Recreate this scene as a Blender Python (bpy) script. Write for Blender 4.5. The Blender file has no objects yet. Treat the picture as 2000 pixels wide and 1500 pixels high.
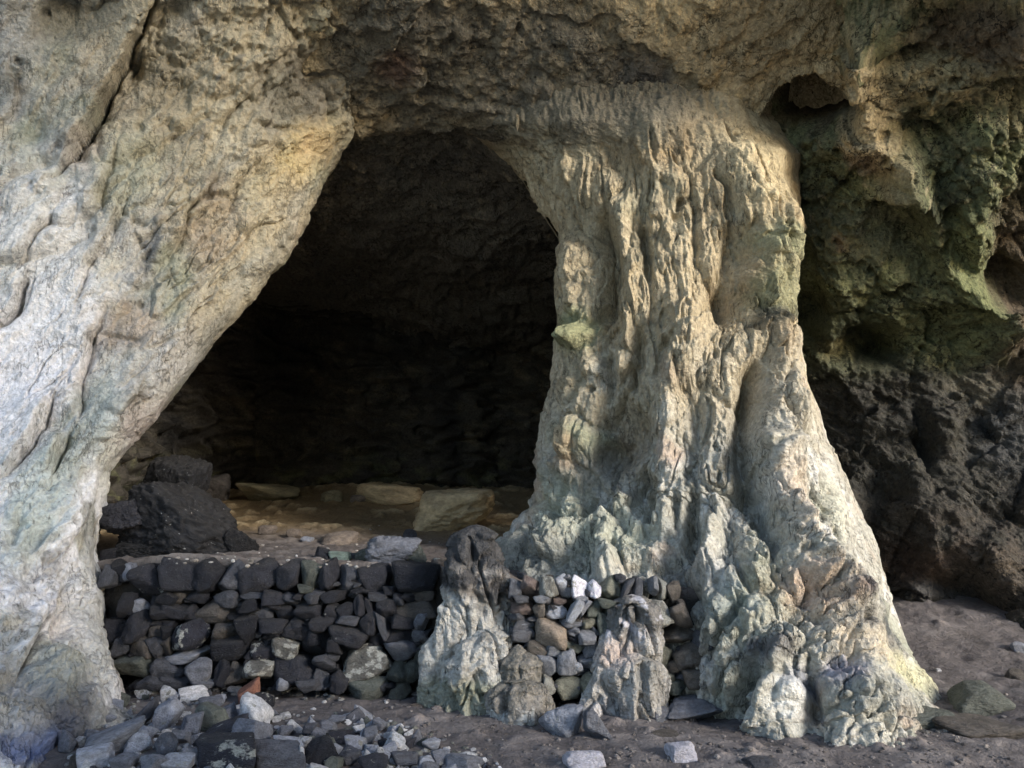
import bpy, math, random
import numpy as np
from mathutils import Vector, Matrix

SC = bpy.context.scene
COL = SC.collection
F = np.float32

# ------------------------------------------------------------------ camera
CAM_H, FPX, PITCH = 1.67, 1510.0, math.radians(6.8)
cam_d = bpy.data.cameras.new('camera')
cam = bpy.data.objects.new('camera', cam_d); COL.objects.link(cam)
cam.location = (0, 0, CAM_H)
cam.rotation_euler = (math.pi / 2 + PITCH, 0, 0)
cam_d.sensor_width = 36.0
cam_d.lens = FPX / 2000.0 * 36.0
cam_d.clip_start, cam_d.clip_end = 0.05, 1200
SC.camera = cam

# ------------------------------------------------------------------ light
SUN_EL, SUN_AZ = math.radians(21), math.radians(52)     # azimuth: from behind the camera towards the right
world = bpy.data.worlds.new('World'); SC.world = world; world.use_nodes = True
wn = world.node_tree
sky = wn.nodes.new('ShaderNodeTexSky'); sky.sky_type = 'NISHITA'; sky.sun_disc = False
sky.sun_elevation = SUN_EL
sun_dir = Vector((math.sin(SUN_AZ) * math.cos(SUN_EL), -math.cos(SUN_AZ) * math.cos(SUN_EL), math.sin(SUN_EL)))
sky.sun_rotation = math.atan2(sun_dir.x, sun_dir.y)
bg = wn.nodes['Background']; bg.inputs['Strength'].default_value = 0.15
wn.links.new(sky.outputs[0], bg.inputs[0])
sl = bpy.data.lights.new('sun', 'SUN'); sl.energy = 1.25; sl.angle = math.radians(13); sl.color = (1.0, 0.965, 0.91)
so = bpy.data.objects.new('sun', sl); COL.objects.link(so)
so.rotation_euler = (-sun_dir).to_track_quat('-Z', 'Y').to_euler()

SC.view_settings.view_transform = 'Standard'
SC.view_settings.look = 'None'
SC.view_settings.gamma = 1.0
SC.view_settings.use_curve_mapping = False
SC.view_settings.exposure = 1.6
SC.render.engine = 'CYCLES'
SC.cycles.use_denoising = True
SC.cycles.max_bounces = 6
SC.cycles.diffuse_bounces = 4
SC.cycles.adaptive_threshold = 0.02
SC.cycles.caustics_reflective = False
SC.cycles.caustics_refractive = False

# ------------------------------------------------------------------ noise (numpy)
rng = np.random.default_rng(7)
random.seed(7)
_P = rng.permutation(256).astype(np.int32); _P = np.concatenate([_P, _P, _P[:2]])
_G = rng.normal(size=(256, 3)).astype(F); _G /= np.linalg.norm(_G, axis=1)[:, None]
_R = rng.random((256, 4)).astype(F)

def perlin(x, y, z):
    x = np.asarray(x, F); y = np.asarray(y, F); z = np.asarray(z, F)
    xi = np.floor(x); yi = np.floor(y); zi = np.floor(z)
    fx = x - xi; fy = y - yi; fz = z - zi
    X = xi.astype(np.int32) & 255; Y = yi.astype(np.int32) & 255; Z = zi.astype(np.int32) & 255
    u = fx * fx * fx * (fx * (fx * 6 - 15) + 10)
    v = fy * fy * fy * (fy * (fy * 6 - 15) + 10)
    w = fz * fz * fz * (fz * (fz * 6 - 15) + 10)
    A = _P[X]; B = _P[X + 1]
    AA = _P[A + Y]; AB = _P[A + Y + 1]; BA = _P[B + Y]; BB = _P[B + Y + 1]
    def g(h, a, b, c):
        q = _G[h]
        return q[..., 0] * a + q[..., 1] * b + q[..., 2] * c
    x1 = fx - 1; y1 = fy - 1; z1 = fz - 1
    n000 = g(_P[AA + Z], fx, fy, fz); n100 = g(_P[BA + Z], x1, fy, fz)
    n010 = g(_P[AB + Z], fx, y1, fz); n110 = g(_P[BB + Z], x1, y1, fz)
    n001 = g(_P[AA + Z + 1], fx, fy, z1); n101 = g(_P[BA + Z + 1], x1, fy, z1)
    n011 = g(_P[AB + Z + 1], fx, y1, z1); n111 = g(_P[BB + Z + 1], x1, y1, z1)
    a = n000 + u * (n100 - n000); b = n010 + u * (n110 - n010)
    c = n001 + u * (n101 - n001); d = n011 + u * (n111 - n011)
    e = a + v * (b - a); f = c + v * (d - c)
    return (e + w * (f - e)) * 1.5

def fbm(P, s, o=4, gain=0.5, off=0.0, ridged=False):
    if np.isscalar(s): s = (s, s, s)
    t = np.zeros(P.shape[:-1], F); a = 1.0; k = 1.0; tot = 0
    for i in range(o):
        n = perlin(P[..., 0] * (s[0] * k) + off + 17.3 * i, P[..., 1] * (s[1] * k) + 31.7 * i - off, P[..., 2] * (s[2] * k) + 5.1 * i + off * 0.37)
        if ridged: n = 1 - 2 * np.abs(n)
        t += a * n; tot += a; a *= gain; k *= 2.03
    return t / tot

def worley(P, s, off=0.0):
    """F1, F2, cell id random"""
    x = P[..., 0] * s + off; y = P[..., 1] * s - off; z = P[..., 2] * s + off * .5
    xi = np.floor(x); yi = np.floor(y); zi = np.floor(z)
    f1 = np.full(x.shape, 9, F); f2 = np.full(x.shape, 9, F); cid = np.zeros(x.shape, F)
    X = xi.astype(np.int32); Y = yi.astype(np.int32); Z = zi.astype(np.int32)
    for dx in (-1, 0, 1):
        for dy in (-1, 0, 1):
            for dz in (-1, 0, 1):
                h = _P[_P[_P[(X + dx) & 255] + ((Y + dy) & 255)] + ((Z + dz) & 255)]
                r = _R[h]
                d = np.sqrt((xi + dx + r[..., 0] - x) ** 2 + (yi + dy + r[..., 1] - y) ** 2 + (zi + dz + r[..., 2] - z) ** 2)
                m = d < f1
                f2 = np.where(m, f1, np.minimum(f2, d))
                cid = np.where(m, r[..., 3], cid)
                f1 = np.where(m, d, f1)
    return f1, f2, cid

def lobes(P, s, off=0.0, warp=0.0, wf=1.5, soft=.22):
    """rounded bodies side by side with narrow creases between them, 0 in the crease, 1 on the body"""
    Q = P * np.asarray(s, F)
    if warp: Q = Q + warp * np.stack([fbm(P, wf, 3, off=off + 1), fbm(P, wf, 3, off=off + 2), fbm(P, wf, 3, off=off + 3)], -1)
    f1, f2, cid = worley(Q, 1.0, off)
    return 1 - np.exp(-(f2 - f1) / soft), cid, f1

def sst(a, b, x):
    t = np.clip((x - a) / (b - a), 0, 1)
    return t * t * (3 - 2 * t)

def saw(x, sharp=0.12):
    """rises slowly, drops sharply: little overhanging sheets"""
    f = x - np.floor(x)
    return np.where(f < 1 - sharp, f / (1 - sharp), (1 - f) / sharp)

def mix(C, col, m):
    m = np.clip(m, 0, 1)[..., None]
    return C * (1 - m) + np.asarray(col, F) * m

# ------------------------------------------------------------------ picture to place
_ct, _st = math.cos(PITCH), math.sin(PITCH)
def pix(px, py, D):
    """point at forward distance D (world y) seen at photograph pixel px,py"""
    a = (np.asarray(px, F) - 1000) / FPX; b = (750 - np.asarray(py, F)) / FPX
    dy = _ct - b * _st; dz = _st + b * _ct
    k = D / dy
    return np.stack([a * k, np.asarray(D, F) * np.ones_like(a), CAM_H + dz * k], -1)

def to_pix(P):
    y = P[..., 1]; z = P[..., 2] - CAM_H
    f = y * _ct + z * _st; u = -y * _st + z * _ct
    f = np.maximum(f, 0.05)
    return 1000 + FPX * P[..., 0] / f, 750 - FPX * u / f

def interp(x, xs, ys):
    return np.interp(x, xs, ys)

def smooth_curve(y, pts):
    """pts: list of (y, x); smoothed piecewise interpolation"""
    pts = sorted(pts); ys = [p[0] for p in pts]; xs = [p[1] for p in pts]
    return np.interp(y, ys, xs)

def grid_interp(R, S, rows, cols, tab):
    """bilinear in a table with smooth weights; R,S arrays"""
    rows = np.asarray(rows, float); cols = np.asarray(cols, float); tab = np.asarray(tab, float)
    def cub(v0, v1, v2, v3, t):
        return v1 + 0.5 * t * (v2 - v0 + t * (2 * v0 - 5 * v1 + 4 * v2 - v3 + t * (3 * (v1 - v2) + v3 - v0)))
    def loc(v, g):
        i = np.clip(np.searchsorted(g, v, side='right') - 1, 0, len(g) - 2)
        return i, np.clip((v - g[i]) / (g[i + 1] - g[i]), 0, 1)
    ri, rt = loc(R, rows); ci, ct = loc(S, cols)
    nr, nc = tab.shape
    out = []
    for dr in (-1, 0, 1, 2):
        rr = np.clip(ri + dr, 0, nr - 1)
        v = [tab[rr, np.clip(ci + dc, 0, nc - 1)] for dc in (-1, 0, 1, 2)]
        out.append(cub(v[0], v[1], v[2], v[3], ct))
    return cub(out[0], out[1], out[2], out[3], rt)

def normals(P):
    du = np.gradient(P, axis=1); dv = np.gradient(P, axis=0)
    n = np.cross(du, dv)
    n /= np.maximum(np.linalg.norm(n, axis=-1, keepdims=True), 1e-9)
    return n

def face_cam(n, P):
    d = (n * (np.array([0, 0, CAM_H]) - P)).sum(-1)
    return n if np.median(d) > 0 else -n

def poly_dist(px, py, pts):
    """distance to a polyline, signed side (positive = screen left of a line drawn downwards), position 0..1 along it"""
    best = np.full(px.shape, 1e9, F); side = np.zeros(px.shape, F); tt = np.zeros(px.shape, F)
    n = len(pts) - 1
    for i in range(n):
        (x0, y0), (x1, y1) = pts[i], pts[i + 1]
        dx, dy = x1 - x0, y1 - y0; L = dx * dx + dy * dy + 1e-9
        t = np.clip(((px - x0) * dx + (py - y0) * dy) / L, 0, 1)
        ex = px - (x0 + t * dx); ey = py - (y0 + t * dy)
        d = np.sqrt(ex * ex + ey * ey)
        s = dx * (py - y0) - dy * (px - x0)
        m = d < best
        best = np.where(m, d, best); side = np.where(m, np.sign(s), side); tt = np.where(m, (i + t) / n, tt)
    return best, side, tt

def taper(t):
    return np.clip(np.minimum(t, 1 - t) * 5, 0, 1) * 0.85 + 0.15

def groove(px, py, pts, w, dep):
    d, s, t = poly_dist(px, py, pts)
    return -dep * np.exp(-(d / w) ** 2) * taper(t)

def ridge(px, py, pts, w, h, flat=2.0):
    d, s, t = poly_dist(px, py, pts)
    return h * np.exp(-(d / w) ** flat)

def ledge(px, py, pts, h, fade, sharp=4.0):
    """raised on the screen-left side of the line (screen-right if h given with fade<0), falling off over fade"""
    d, s, t = poly_dist(px, py, pts)
    sd = d * s * (1 if fade > 0 else -1); fade = abs(fade)
    up = np.where(sd > 0, np.exp(-(sd / fade) ** 1.3), 0) * sst(-sharp, 0.5, sd)
    dn = -0.6 * np.exp(-(np.minimum(sd, 0) / (sharp * 2.2)) ** 2) * (sd < 0)
    return h * (up + dn * 0.8) * taper(t)

def pit(px, py, cx, cy, rx, ry, dep, rot=0, p=1.6):
    c, s = math.cos(math.radians(rot)), math.sin(math.radians(rot))
    x = (px - cx) * c + (py - cy) * s; y = -(px - cx) * s + (py - cy) * c
    r = (x / rx) ** 2 + (y / ry) ** 2
    return -dep * np.exp(-r ** p)

def blob(px, py, cx, cy, rx, ry, rot=0, soft=0.5):
    c, s = math.cos(math.radians(rot)), math.sin(math.radians(rot))
    x = (px - cx) * c + (py - cy) * s; y = -(px - cx) * s + (py - cy) * c
    return 1 - sst(1 - soft, 1 + soft, np.sqrt((x / rx) ** 2 + (y / ry) ** 2))

# ------------------------------------------------------------------ meshes
def grid_mesh(name, P, col=None, mat=None, keep=None, flip=False):
    n, m = P.shape[:2]
    V = P.reshape(-1, 3).astype(F)
    idx = np.arange(n * m, dtype=np.int32).reshape(n, m)
    q = np.stack([idx[:-1, :-1], idx[:-1, 1:], idx[1:, 1:], idx[1:, :-1]], -1).reshape(-1, 4)
    if keep is not None:
        k = keep[:-1, :-1] & keep[:-1, 1:] & keep[1:, 1:] & keep[1:, :-1]
        q = q[k.reshape(-1)]
        used = np.zeros(n * m, bool); used[q.reshape(-1)] = True
        remap = np.cumsum(used).astype(np.int32) - 1
        q = remap[q]; V = V[used]
        if col is not None: col = col.reshape(-1, 3)[used]
    if flip: q = q[:, ::-1]
    return raw_mesh(name, V, q, col, mat)

def raw_mesh(name, V, q, col=None, mat=None, smooth=True):
    me = bpy.data.meshes.new(name)
    nf, k = q.shape
    me.vertices.add(len(V)); me.vertices.foreach_set('co', np.ascontiguousarray(V, F).reshape(-1))
    me.loops.add(nf * k); me.loops.foreach_set('vertex_index', np.ascontiguousarray(q, np.int32).reshape(-1))
    me.polygons.add(nf)
    me.polygons.foreach_set('loop_start', np.arange(0, nf * k, k, dtype=np.int32))
    try: me.polygons.foreach_set('loop_total', np.full(nf, k, np.int32))
    except Exception: pass
    me.polygons.foreach_set('use_smooth', np.full(nf, smooth, bool))
    if col is not None:
        a = me.color_attributes.new('Col', 'FLOAT_COLOR', 'POINT')
        c = np.ones((len(V), 4), F); c[:, :3] = np.clip(col.reshape(-1, 3), 0.004, 0.9)
        a.data.foreach_set('color', c.reshape(-1))
    me.update(calc_edges=True); me.validate()
    if mat: me.materials.append(mat)
    return me

def obj(name, me, parent=None, **props):
    o = bpy.data.objects.new(name, me); COL.objects.link(o)
    if parent is not None: o.parent = parent
    for k, v in props.items(): o[k] = v
    return o

# ------------------------------------------------------------------ materials
def node_mat(name):
    m = bpy.data.materials.new(name); m.use_nodes = True
    nt = m.node_tree
    return m, nt, nt.nodes, nt.links, nt.nodes['Principled BSDF']

def math_node(N, L, op, a, b=None, clamp=False):
    n = N.new('ShaderNodeMath'); n.operation = op; n.use_clamp = clamp
    for i, v in enumerate((a, b)):
        if v is None: continue
        if hasattr(v, 'links') or hasattr(v, 'is_linked'): L.new(v, n.inputs[i])
        else: n.inputs[i].default_value = v
    return n.outputs[0]

def rock_material(name, rough=0.85, spec=0.25, grain=0.30, bump=0.5, scale=1.0, speckle=0.0, stretch=(1, 1, 1), crack=0.6, spin=0.0):
    """mineral colours and some painted light from the mesh, grain and fine relief from noise"""
    m, nt, N, L, b = node_mat(name)
    at = N.new('ShaderNodeAttribute'); at.attribute_name = 'Col'
    tc = N.new('ShaderNodeTexCoord')
    n1 = N.new('ShaderNodeTexNoise'); n1.inputs['Scale'].default_value = 26 * scale; n1.inputs['Detail'].default_value = 4; n1.inputs['Roughness'].default_value = 0.65
    n2 = N.new('ShaderNodeTexNoise'); n2.inputs['Scale'].default_value = 85 * scale; n2.inputs['Detail'].default_value = 2; n2.inputs['Roughness'].default_value = 0.6
    vo = N.new('ShaderNodeTexVoronoi'); vo.inputs['Scale'].default_value = 42 * scale
    for n in (n1, n2, vo): L.new(tc.outputs['Object'], n.inputs['Vector'])
    r = N.new('ShaderNodeMapRange'); r.inputs[1].default_value = 0.3; r.inputs[2].default_value = 0.7
    r.inputs[3].default_value = 1 - grain; r.inputs[4].default_value = 1 + grain
    L.new(n1.outputs['Fac'], r.inputs[0])
    mul = N.new('ShaderNodeVectorMath'); mul.operation = 'SCALE'
    L.new(at.outputs['Color'], mul.inputs[0]); L.new(r.outputs[0], mul.inputs['Scale'])
    out = mul.outputs[0]
    mp = N.new('ShaderNodeMapping'); mp.inputs['Scale'].default_value = stretch; mp.inputs['Rotation'].default_value = (0, spin, 0)
    L.new(tc.outputs['Object'], mp.inputs[0])
    nc = N.new('ShaderNodeTexNoise'); nc.inputs['Scale'].default_value = 6.0 * scale; nc.inputs['Detail'].default_value = 5; nc.inputs['Roughness'].default_value = 0.58
    nm = N.new('ShaderNodeTexNoise'); nm.inputs['Scale'].default_value = 2.3; nm.inputs['Detail'].default_value = 2
    vp = N.new('ShaderNodeTexVoronoi'); vp.inputs['Scale'].default_value = 21 * scale
    L.new(mp.outputs[0], nc.inputs['Vector']); L.new(tc.outputs['Object'], nm.inputs['Vector']); L.new(mp.outputs[0], vp.inputs['Vector'])
    def mr(sock, a, b_, c, d):
        q = N.new('ShaderNodeMapRange'); q.interpolation_type = 'SMOOTHSTEP'; L.new(sock, q.inputs[0])
        for i, v in enumerate((a, b_, c, d)): q.inputs[i + 1].default_value = v
        return q.outputs[0]
    ab = math_node(N, L, 'ABSOLUTE', math_node(N, L, 'SUBTRACT', nc.outputs['Fac'], 0.5))
    line = math_node(N, L, 'MULTIPLY', mr(ab, 0.0, 0.022, 1, 0), mr(nm.outputs['Fac'], 0.42, 0.58, 0, 1))
    sp = N.new('ShaderNodeSeparateColor'); L.new(vp.outputs['Color'], sp.inputs[0])
    hole = math_node(N, L, 'MULTIPLY', mr(vp.outputs['Distance'], 0.12, 0.36, 1, 0), mr(sp.outputs[0], 0.86, 0.90, 0, 1))
    hole = math_node(N, L, 'MULTIPLY', hole, mr(nm.outputs['Fac'], 0.62, 0.48, 0.15, 1))
    flaw = math_node(N, L, 'MAXIMUM', line, hole)
    dk = N.new('ShaderNodeVectorMath'); dk.operation = 'SCALE'; L.new(out, dk.inputs[0]); L.new(mr(flaw, 0, 1, 1, 1 - crack), dk.inputs['Scale'])
    out = dk.outputs[0]
    if speckle > 0:
        cr = N.new('ShaderNodeMapRange'); cr.inputs[1].default_value = 0.66; cr.inputs[2].default_value = 0.74
        cr.inputs[3].default_value = 0; cr.inputs[4].default_value = speckle
        L.new(n2.outputs['Fac'], cr.inputs[0])
        mx = N.new('ShaderNodeMixRGB'); L.new(cr.outputs[0], mx.inputs[0]); L.new(out, mx.inputs[1]); mx.inputs[2].default_value = (0.5, 0.5, 0.48, 1)
        out = mx.outputs[0]
    L.new(out, b.inputs['Base Color'])
    b.inputs['Roughness'].default_value = rough
    b.inputs['Specular IOR Level'].default_value = spec
    h1 = math_node(N, L, 'MULTIPLY', n1.outputs['Fac'], 1.0)
    h2 = math_node(N, L, 'MULTIPLY', n2.outputs['Fac'], 0.4)
    vs = math_node(N, L, 'MULTIPLY', vo.outputs['Distance'], 0.35)
    h = math_node(N, L, 'ADD', math_node(N, L, 'ADD', h1, h2), vs)
    h = math_node(N, L, 'SUBTRACT', h, math_node(N, L, 'MULTIPLY', flaw, 0.55))
    bp = N.new('ShaderNodeBump'); bp.inputs['Strength'].default_value = bump; bp.inputs['Distance'].default_value = 0.03
    L.new(h, bp.inputs['Height']); L.new(bp.outputs[0], b.inputs['Normal'])
    return m

M_rock = rock_material('limestone', 0.8, 0.25, 0.28, 0.75, stretch=(1.6, 1.6, .45), crack=.42, spin=.58)
M_pillar = rock_material('flowstone', 0.8, 0.25, 0.32, 0.8, stretch=(1.5, 1.5, .4), crack=.5)
M_moss = rock_material('algae_rock', 0.8, 0.3, 0.5, 1.0, crack=.75)
M_ceil = rock_material('sooty_limestone', 0.85, 0.2, 0.42, 0.9, crack=.55)
M_soil = rock_material('packed_soil', 0.8, 0.2, 0.2, 0.45, 1.2, crack=.35)

def stone_material():
    """colour from the object; alpha carries how much pale crust it wears"""
    m, nt, N, L, b = node_mat('wall_stone')
    oi = N.new('ShaderNodeObjectInfo'); tc = N.new('ShaderNodeTexCoord')
    off = N.new('ShaderNodeVectorMath'); off.operation = 'ADD'
    sc = N.new('ShaderNodeVectorMath'); sc.operation = 'SCALE'; sc.inputs[0].default_value = (37, 91, 53)
    L.new(oi.outputs['Random'], sc.inputs['Scale']); L.new(tc.outputs['Object'], off.inputs[0]); L.new(sc.outputs[0], off.inputs[1])
    def noise(s, d, r=0.6):
        n = N.new('ShaderNodeTexNoise'); n.inputs['Scale'].default_value = s; n.inputs['Detail'].default_value = d; n.inputs['Roughness'].default_value = r
        L.new(off.outputs[0], n.inputs['Vector']); return n.outputs['Fac']
    n1 = noise(2.2, 6); n2 = noise(9, 5); n3 = noise(1.3, 8, 0.62); n4 = noise(30, 3)
    def rng_(s, a, b_, c, d):
        r = N.new('ShaderNodeMapRange'); L.new(s, r.inputs[0])
        for i, v in enumerate((a, b_, c, d)): r.inputs[i + 1].default_value = v
        return r.outputs[0]
    val = math_node(N, L, 'MULTIPLY', rng_(n1, 0.3, 0.7, 0.62, 1.38), rng_(n2, 0.3, 0.7, 0.75, 1.25))
    mul = N.new('ShaderNodeVectorMath'); mul.operation = 'SCALE'
    L.new(oi.outputs['Color'], mul.inputs[0]); L.new(val, mul.inputs['Scale'])
    thr = math_node(N, L, 'SUBTRACT', 0.78, math_node(N, L, 'MULTIPLY', oi.outputs['Alpha'], 0.36))
    crust = math_node(N, L, 'MULTIPLY', math_node(N, L, 'SUBTRACT', n3, thr), 22.0, True)
    mx = N.new('ShaderNodeMixRGB'); L.new(crust, mx.inputs[0]); L.new(mul.outputs[0], mx.inputs[1])
    cc = N.new('ShaderNodeVectorMath'); cc.operation = 'SCALE'; cc.inputs[0].default_value = (0.40, 0.40, 0.37); L.new(rng_(n2, 0.3, 0.7, 0.6, 1.25), cc.inputs['Scale'])
    L.new(cc.outputs[0], mx.inputs[2])
    n5 = noise(16, 3, .5)
    mx2 = N.new('ShaderNodeMixRGB'); L.new(rng_(n5, 0.69, 0.73, 0, .7), mx2.inputs[0]); L.new(mx.outputs[0], mx2.inputs[1]); mx2.inputs[2].default_value = (.36, .36, .36, 1)
    # dust settled on the upper sides
    gm = N.new('ShaderNodeNewGeometry'); sx = N.new('ShaderNodeSeparateXYZ'); L.new(gm.outputs['Normal'], sx.inputs[0])
    du = math_node(N, L, 'MULTIPLY', rng_(sx.outputs[2], .35, .95, 0, .55), rng_(n2, .35, .6, .3, 1))
    mx3 = N.new('ShaderNodeMixRGB'); mx3.blend_type = 'LIGHTEN'; L.new(du, mx3.inputs[0]); L.new(mx2.outputs[0], mx3.inputs[1]); mx3.inputs[2].default_value = (.065, .062, .06, 1)
    L.new(mx3.outputs[0], b.inputs['Base Color'])
    b.inputs['Roughness'].default_value = 0.72; b.inputs['Specular IOR Level'].default_value = 0.3
    h = math_node(N, L, 'ADD', math_node(N, L, 'MULTIPLY', n2, 0.8), math_node(N, L, 'MULTIPLY', n4, 0.35))
    bp = N.new('ShaderNodeBump'); bp.inputs['Strength'].default_value = 1.0; bp.inputs['Distance'].default_value = 0.035
    L.new(h, bp.inputs['Height']); L.new(bp.outputs[0], b.inputs['Normal'])
    return m
M_stone = stone_material()

# ------------------------------------------------------------------ terrain
def edge_y(x):
    """front edge of the raised terrace"""
    return np.interp(x, [-6, -0.9, -0.2, 0.2, 1.6, 2.4, 3.4], [6.42, 6.42, 6.3, 6.05, 6.05, 7.4, 8.6])

def G0(x, y):
    """floor in front, smooth"""
    x = np.asarray(x, F); y = np.asarray(y, F)
    z = 0.50 * sst(5.8, 9.0, y) * sst(1.2, 4.2, x)
    z = z + 0.06 * np.exp(-((x - 4.3) / 0.9) ** 2 - ((y - 5.9) / 0.5) ** 2)
    # rubble mound at the foot of the leaning rock
    z = z + 0.17 * np.exp(-((x + 3.2) / 1.25) ** 2 - ((y - 4.7) / 0.75) ** 2) + 0.13 * np.exp(-((x + 1.6) / 0.9) ** 2 - ((y - 4.35) / 0.5) ** 2)
    return z

def T0(x, y):
    return 0.93 - 0.13 * sst(-.25, .2, x) * sst(7.4, 6.6, y) + 0.07 * sst(7.5, 9.5, y) + 0.44 * sst(9.2, 13.0, y) + 0.10 * np.exp(-((x + 2.5) / 1.2) ** 2)

def on_ground(px, py, fun, d0=5.5, lift=0.0):
    """forward distance where the view ray through px,py meets the floor"""
    lo, hi = 2.0, 16.0
    for _ in range(40):
        mid = (lo + hi) / 2
        p = pix(px, py, mid)
        if p[2] > float(fun(p[0], p[1])) + lift: lo = mid
        else: hi = mid
    return (lo + hi) / 2

def sampler(xs, ys, Z):
    def f(x, y):
        i = int(np.clip(np.searchsorted(xs, x) - 1, 0, len(xs) - 2)); j = int(np.clip(np.searchsorted(ys, y) - 1, 0, len(ys) - 2))
        u = (x - xs[i]) / (xs[i + 1] - xs[i]); v = (y - ys[j]) / (ys[j + 1] - ys[j])
        return (Z[j, i] * (1 - u) + Z[j, i + 1] * u) * (1 - v) + (Z[j + 1, i] * (1 - u) + Z[j + 1, i + 1] * u) * v
    return f

def cols_dense(a, b, step, lo, hi, growth=1.35):
    v = list(np.arange(a, b, step)); s = step
    left = [a]; right = [v[-1]]
    while left[-1] > lo: s *= growth; left.append(left[-1] - s)
    s = step
    while right[-1] < hi: s *= growth; right.append(right[-1] + s)
    return np.array(left[1:][::-1] + v + right[1:])

def build_ground():
    xs = cols_dense(-5.5, 7.0, 0.021, -220, 220); ys = cols_dense(4.0, 9.2, 0.021, -220, 60)
    X, Y = np.meshgrid(xs, ys)
    P = np.stack([X, Y, np.zeros_like(X)], -1).astype(F)
    near = sst(40, 12, np.hypot(X, Y - 5))
    z = G0(X, Y)
    n1 = fbm(P, 0.9, 4); n2 = fbm(P, 4.5, 4, off=3.3); n3 = fbm(P, 18, 3, off=9)
    z = z + near * (0.05 * n1 + 0.03 * n2 + 0.010 * n3)
    # scuffs and footprints
    f1, f2, cid = worley(P, 2.6, 4.0)
    z -= near * 0.018 * sst(0.34, 0.12, f1) * (cid > 0.55)
    # lumps of bedrock showing through the soil
    f1b, f2b, cb = worley(P, 5.5, 1.3)
    lump = (cb > 0.74) * sst(0.42, 0.1, f1b) * sst(-0.1, 0.25, n1)
    z += near * 0.035 * lump
    P[..., 2] = z
    c = np.ones(P.shape, F) * np.array([0.118, 0.105, 0.104], F)
    c = mix(c, (0.175, 0.158, 0.155), sst(-0.1, 0.4, n1 + 0.6 * n2))
    c = mix(c, (0.09, 0.08, 0.077), sst(0.1, 0.5, fbm(P, 2.2, 4, off=8)))
    c = mix(c, (0.24, 0.205, 0.19), 0.75 * lump)
    c *= (1 + 0.25 * n3)[..., None]
    # beyond the shelter: unseen ground made pale to bounce light onto the roof
    c = mix(c, (0.50, 0.44, 0.33), sst(3.2, 1.5, Y + 0.5 * n1))
    global Gd
    Gd = sampler(xs, ys, P[..., 2])
    me = grid_mesh('ground', P, c, M_soil)
    o = obj('ground', me); o['kind'] = 'structure'
    return o

def build_terrace():
    xs = np.arange(-5.2, 3.4, 0.03)
    t = np.concatenate([np.linspace(-1.0, 0, 14)[:-1], np.linspace(0, 1, 300) ** 1.35])
    X, Tt = np.meshgrid(xs, t)
    E = edge_y(X)
    Y = np.where(Tt >= 0, E + Tt * (15.5 - E), E)
    Z = T0(X, np.maximum(Y, E))
    P = np.stack([X, Y, Z], -1).astype(F)
    n1 = fbm(P, 1.3, 4, off=2); n2 = fbm(P, 6, 4, off=5)
    lum = fbm(P, (1.6, 3.2, 1), 4, off=12)
    Z = Z + 0.06 * n1 + 0.025 * n2 + 0.05 * sst(0.1, 0.4, lum + .4 * n2) * sst(8, 10, Y) + .03 * fbm(P, 14, 3, .6, off=15)
    Z = np.where(Tt < 0, -0.3 + (Z + 0.3) * (1 + Tt), Z)
    P[..., 2] = Z; P[..., 1] += np.where(Tt < 0, 0.06 * n2, 0)
    c = np.ones(P.shape, F) * np.array([0.13, 0.11, 0.10], F)
    c = mix(c, (0.20, 0.175, 0.16), sst(-0.1, 0.4, n2))
    c = mix(c, (0.21, 0.152, 0.085), sst(7.6, 9.6, Y + 0.6 * n1))
    c = mix(c, (0.40, 0.33, 0.21), sst(0.2, 0.45, lum + .4 * n2) * sst(8, 9.5, Y))
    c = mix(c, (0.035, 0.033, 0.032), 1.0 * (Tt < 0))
    global Td
    yy = np.linspace(6.0, 15.4, 220); zz = np.stack([np.interp(yy, Y[13:, k], P[13:, k, 2]) for k in range(len(xs))], 1)
    Td = sampler(xs, yy, zz)
    o = obj('terrace_floor', grid_mesh('terrace_floor', P, c, M_soil)); o['kind'] = 'structure'

build_ground(); build_terrace()

# ------------------------------------------------------------------ leaning rock on the left
def roof_z(y):
    """the roof rises towards the mouth"""
    return 5.62 + np.where(y < 7.7, 0.60 * (7.7 - y), 0.24 * (7.7 - y))

BSIL = [(-420, 640), (-100, 690), (0, 692), (150, 690), (255, 692), (300, 668), (345, 642), (430, 602), (515, 556), (540, 530), (590, 497), (650, 440),
        (720, 388), (790, 330), (860, 262), (920, 214), (1010, 203), (1090, 191), (1200, 197), (1290, 215), (1340, 235), (1400, 262), (1560, 300)]

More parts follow.
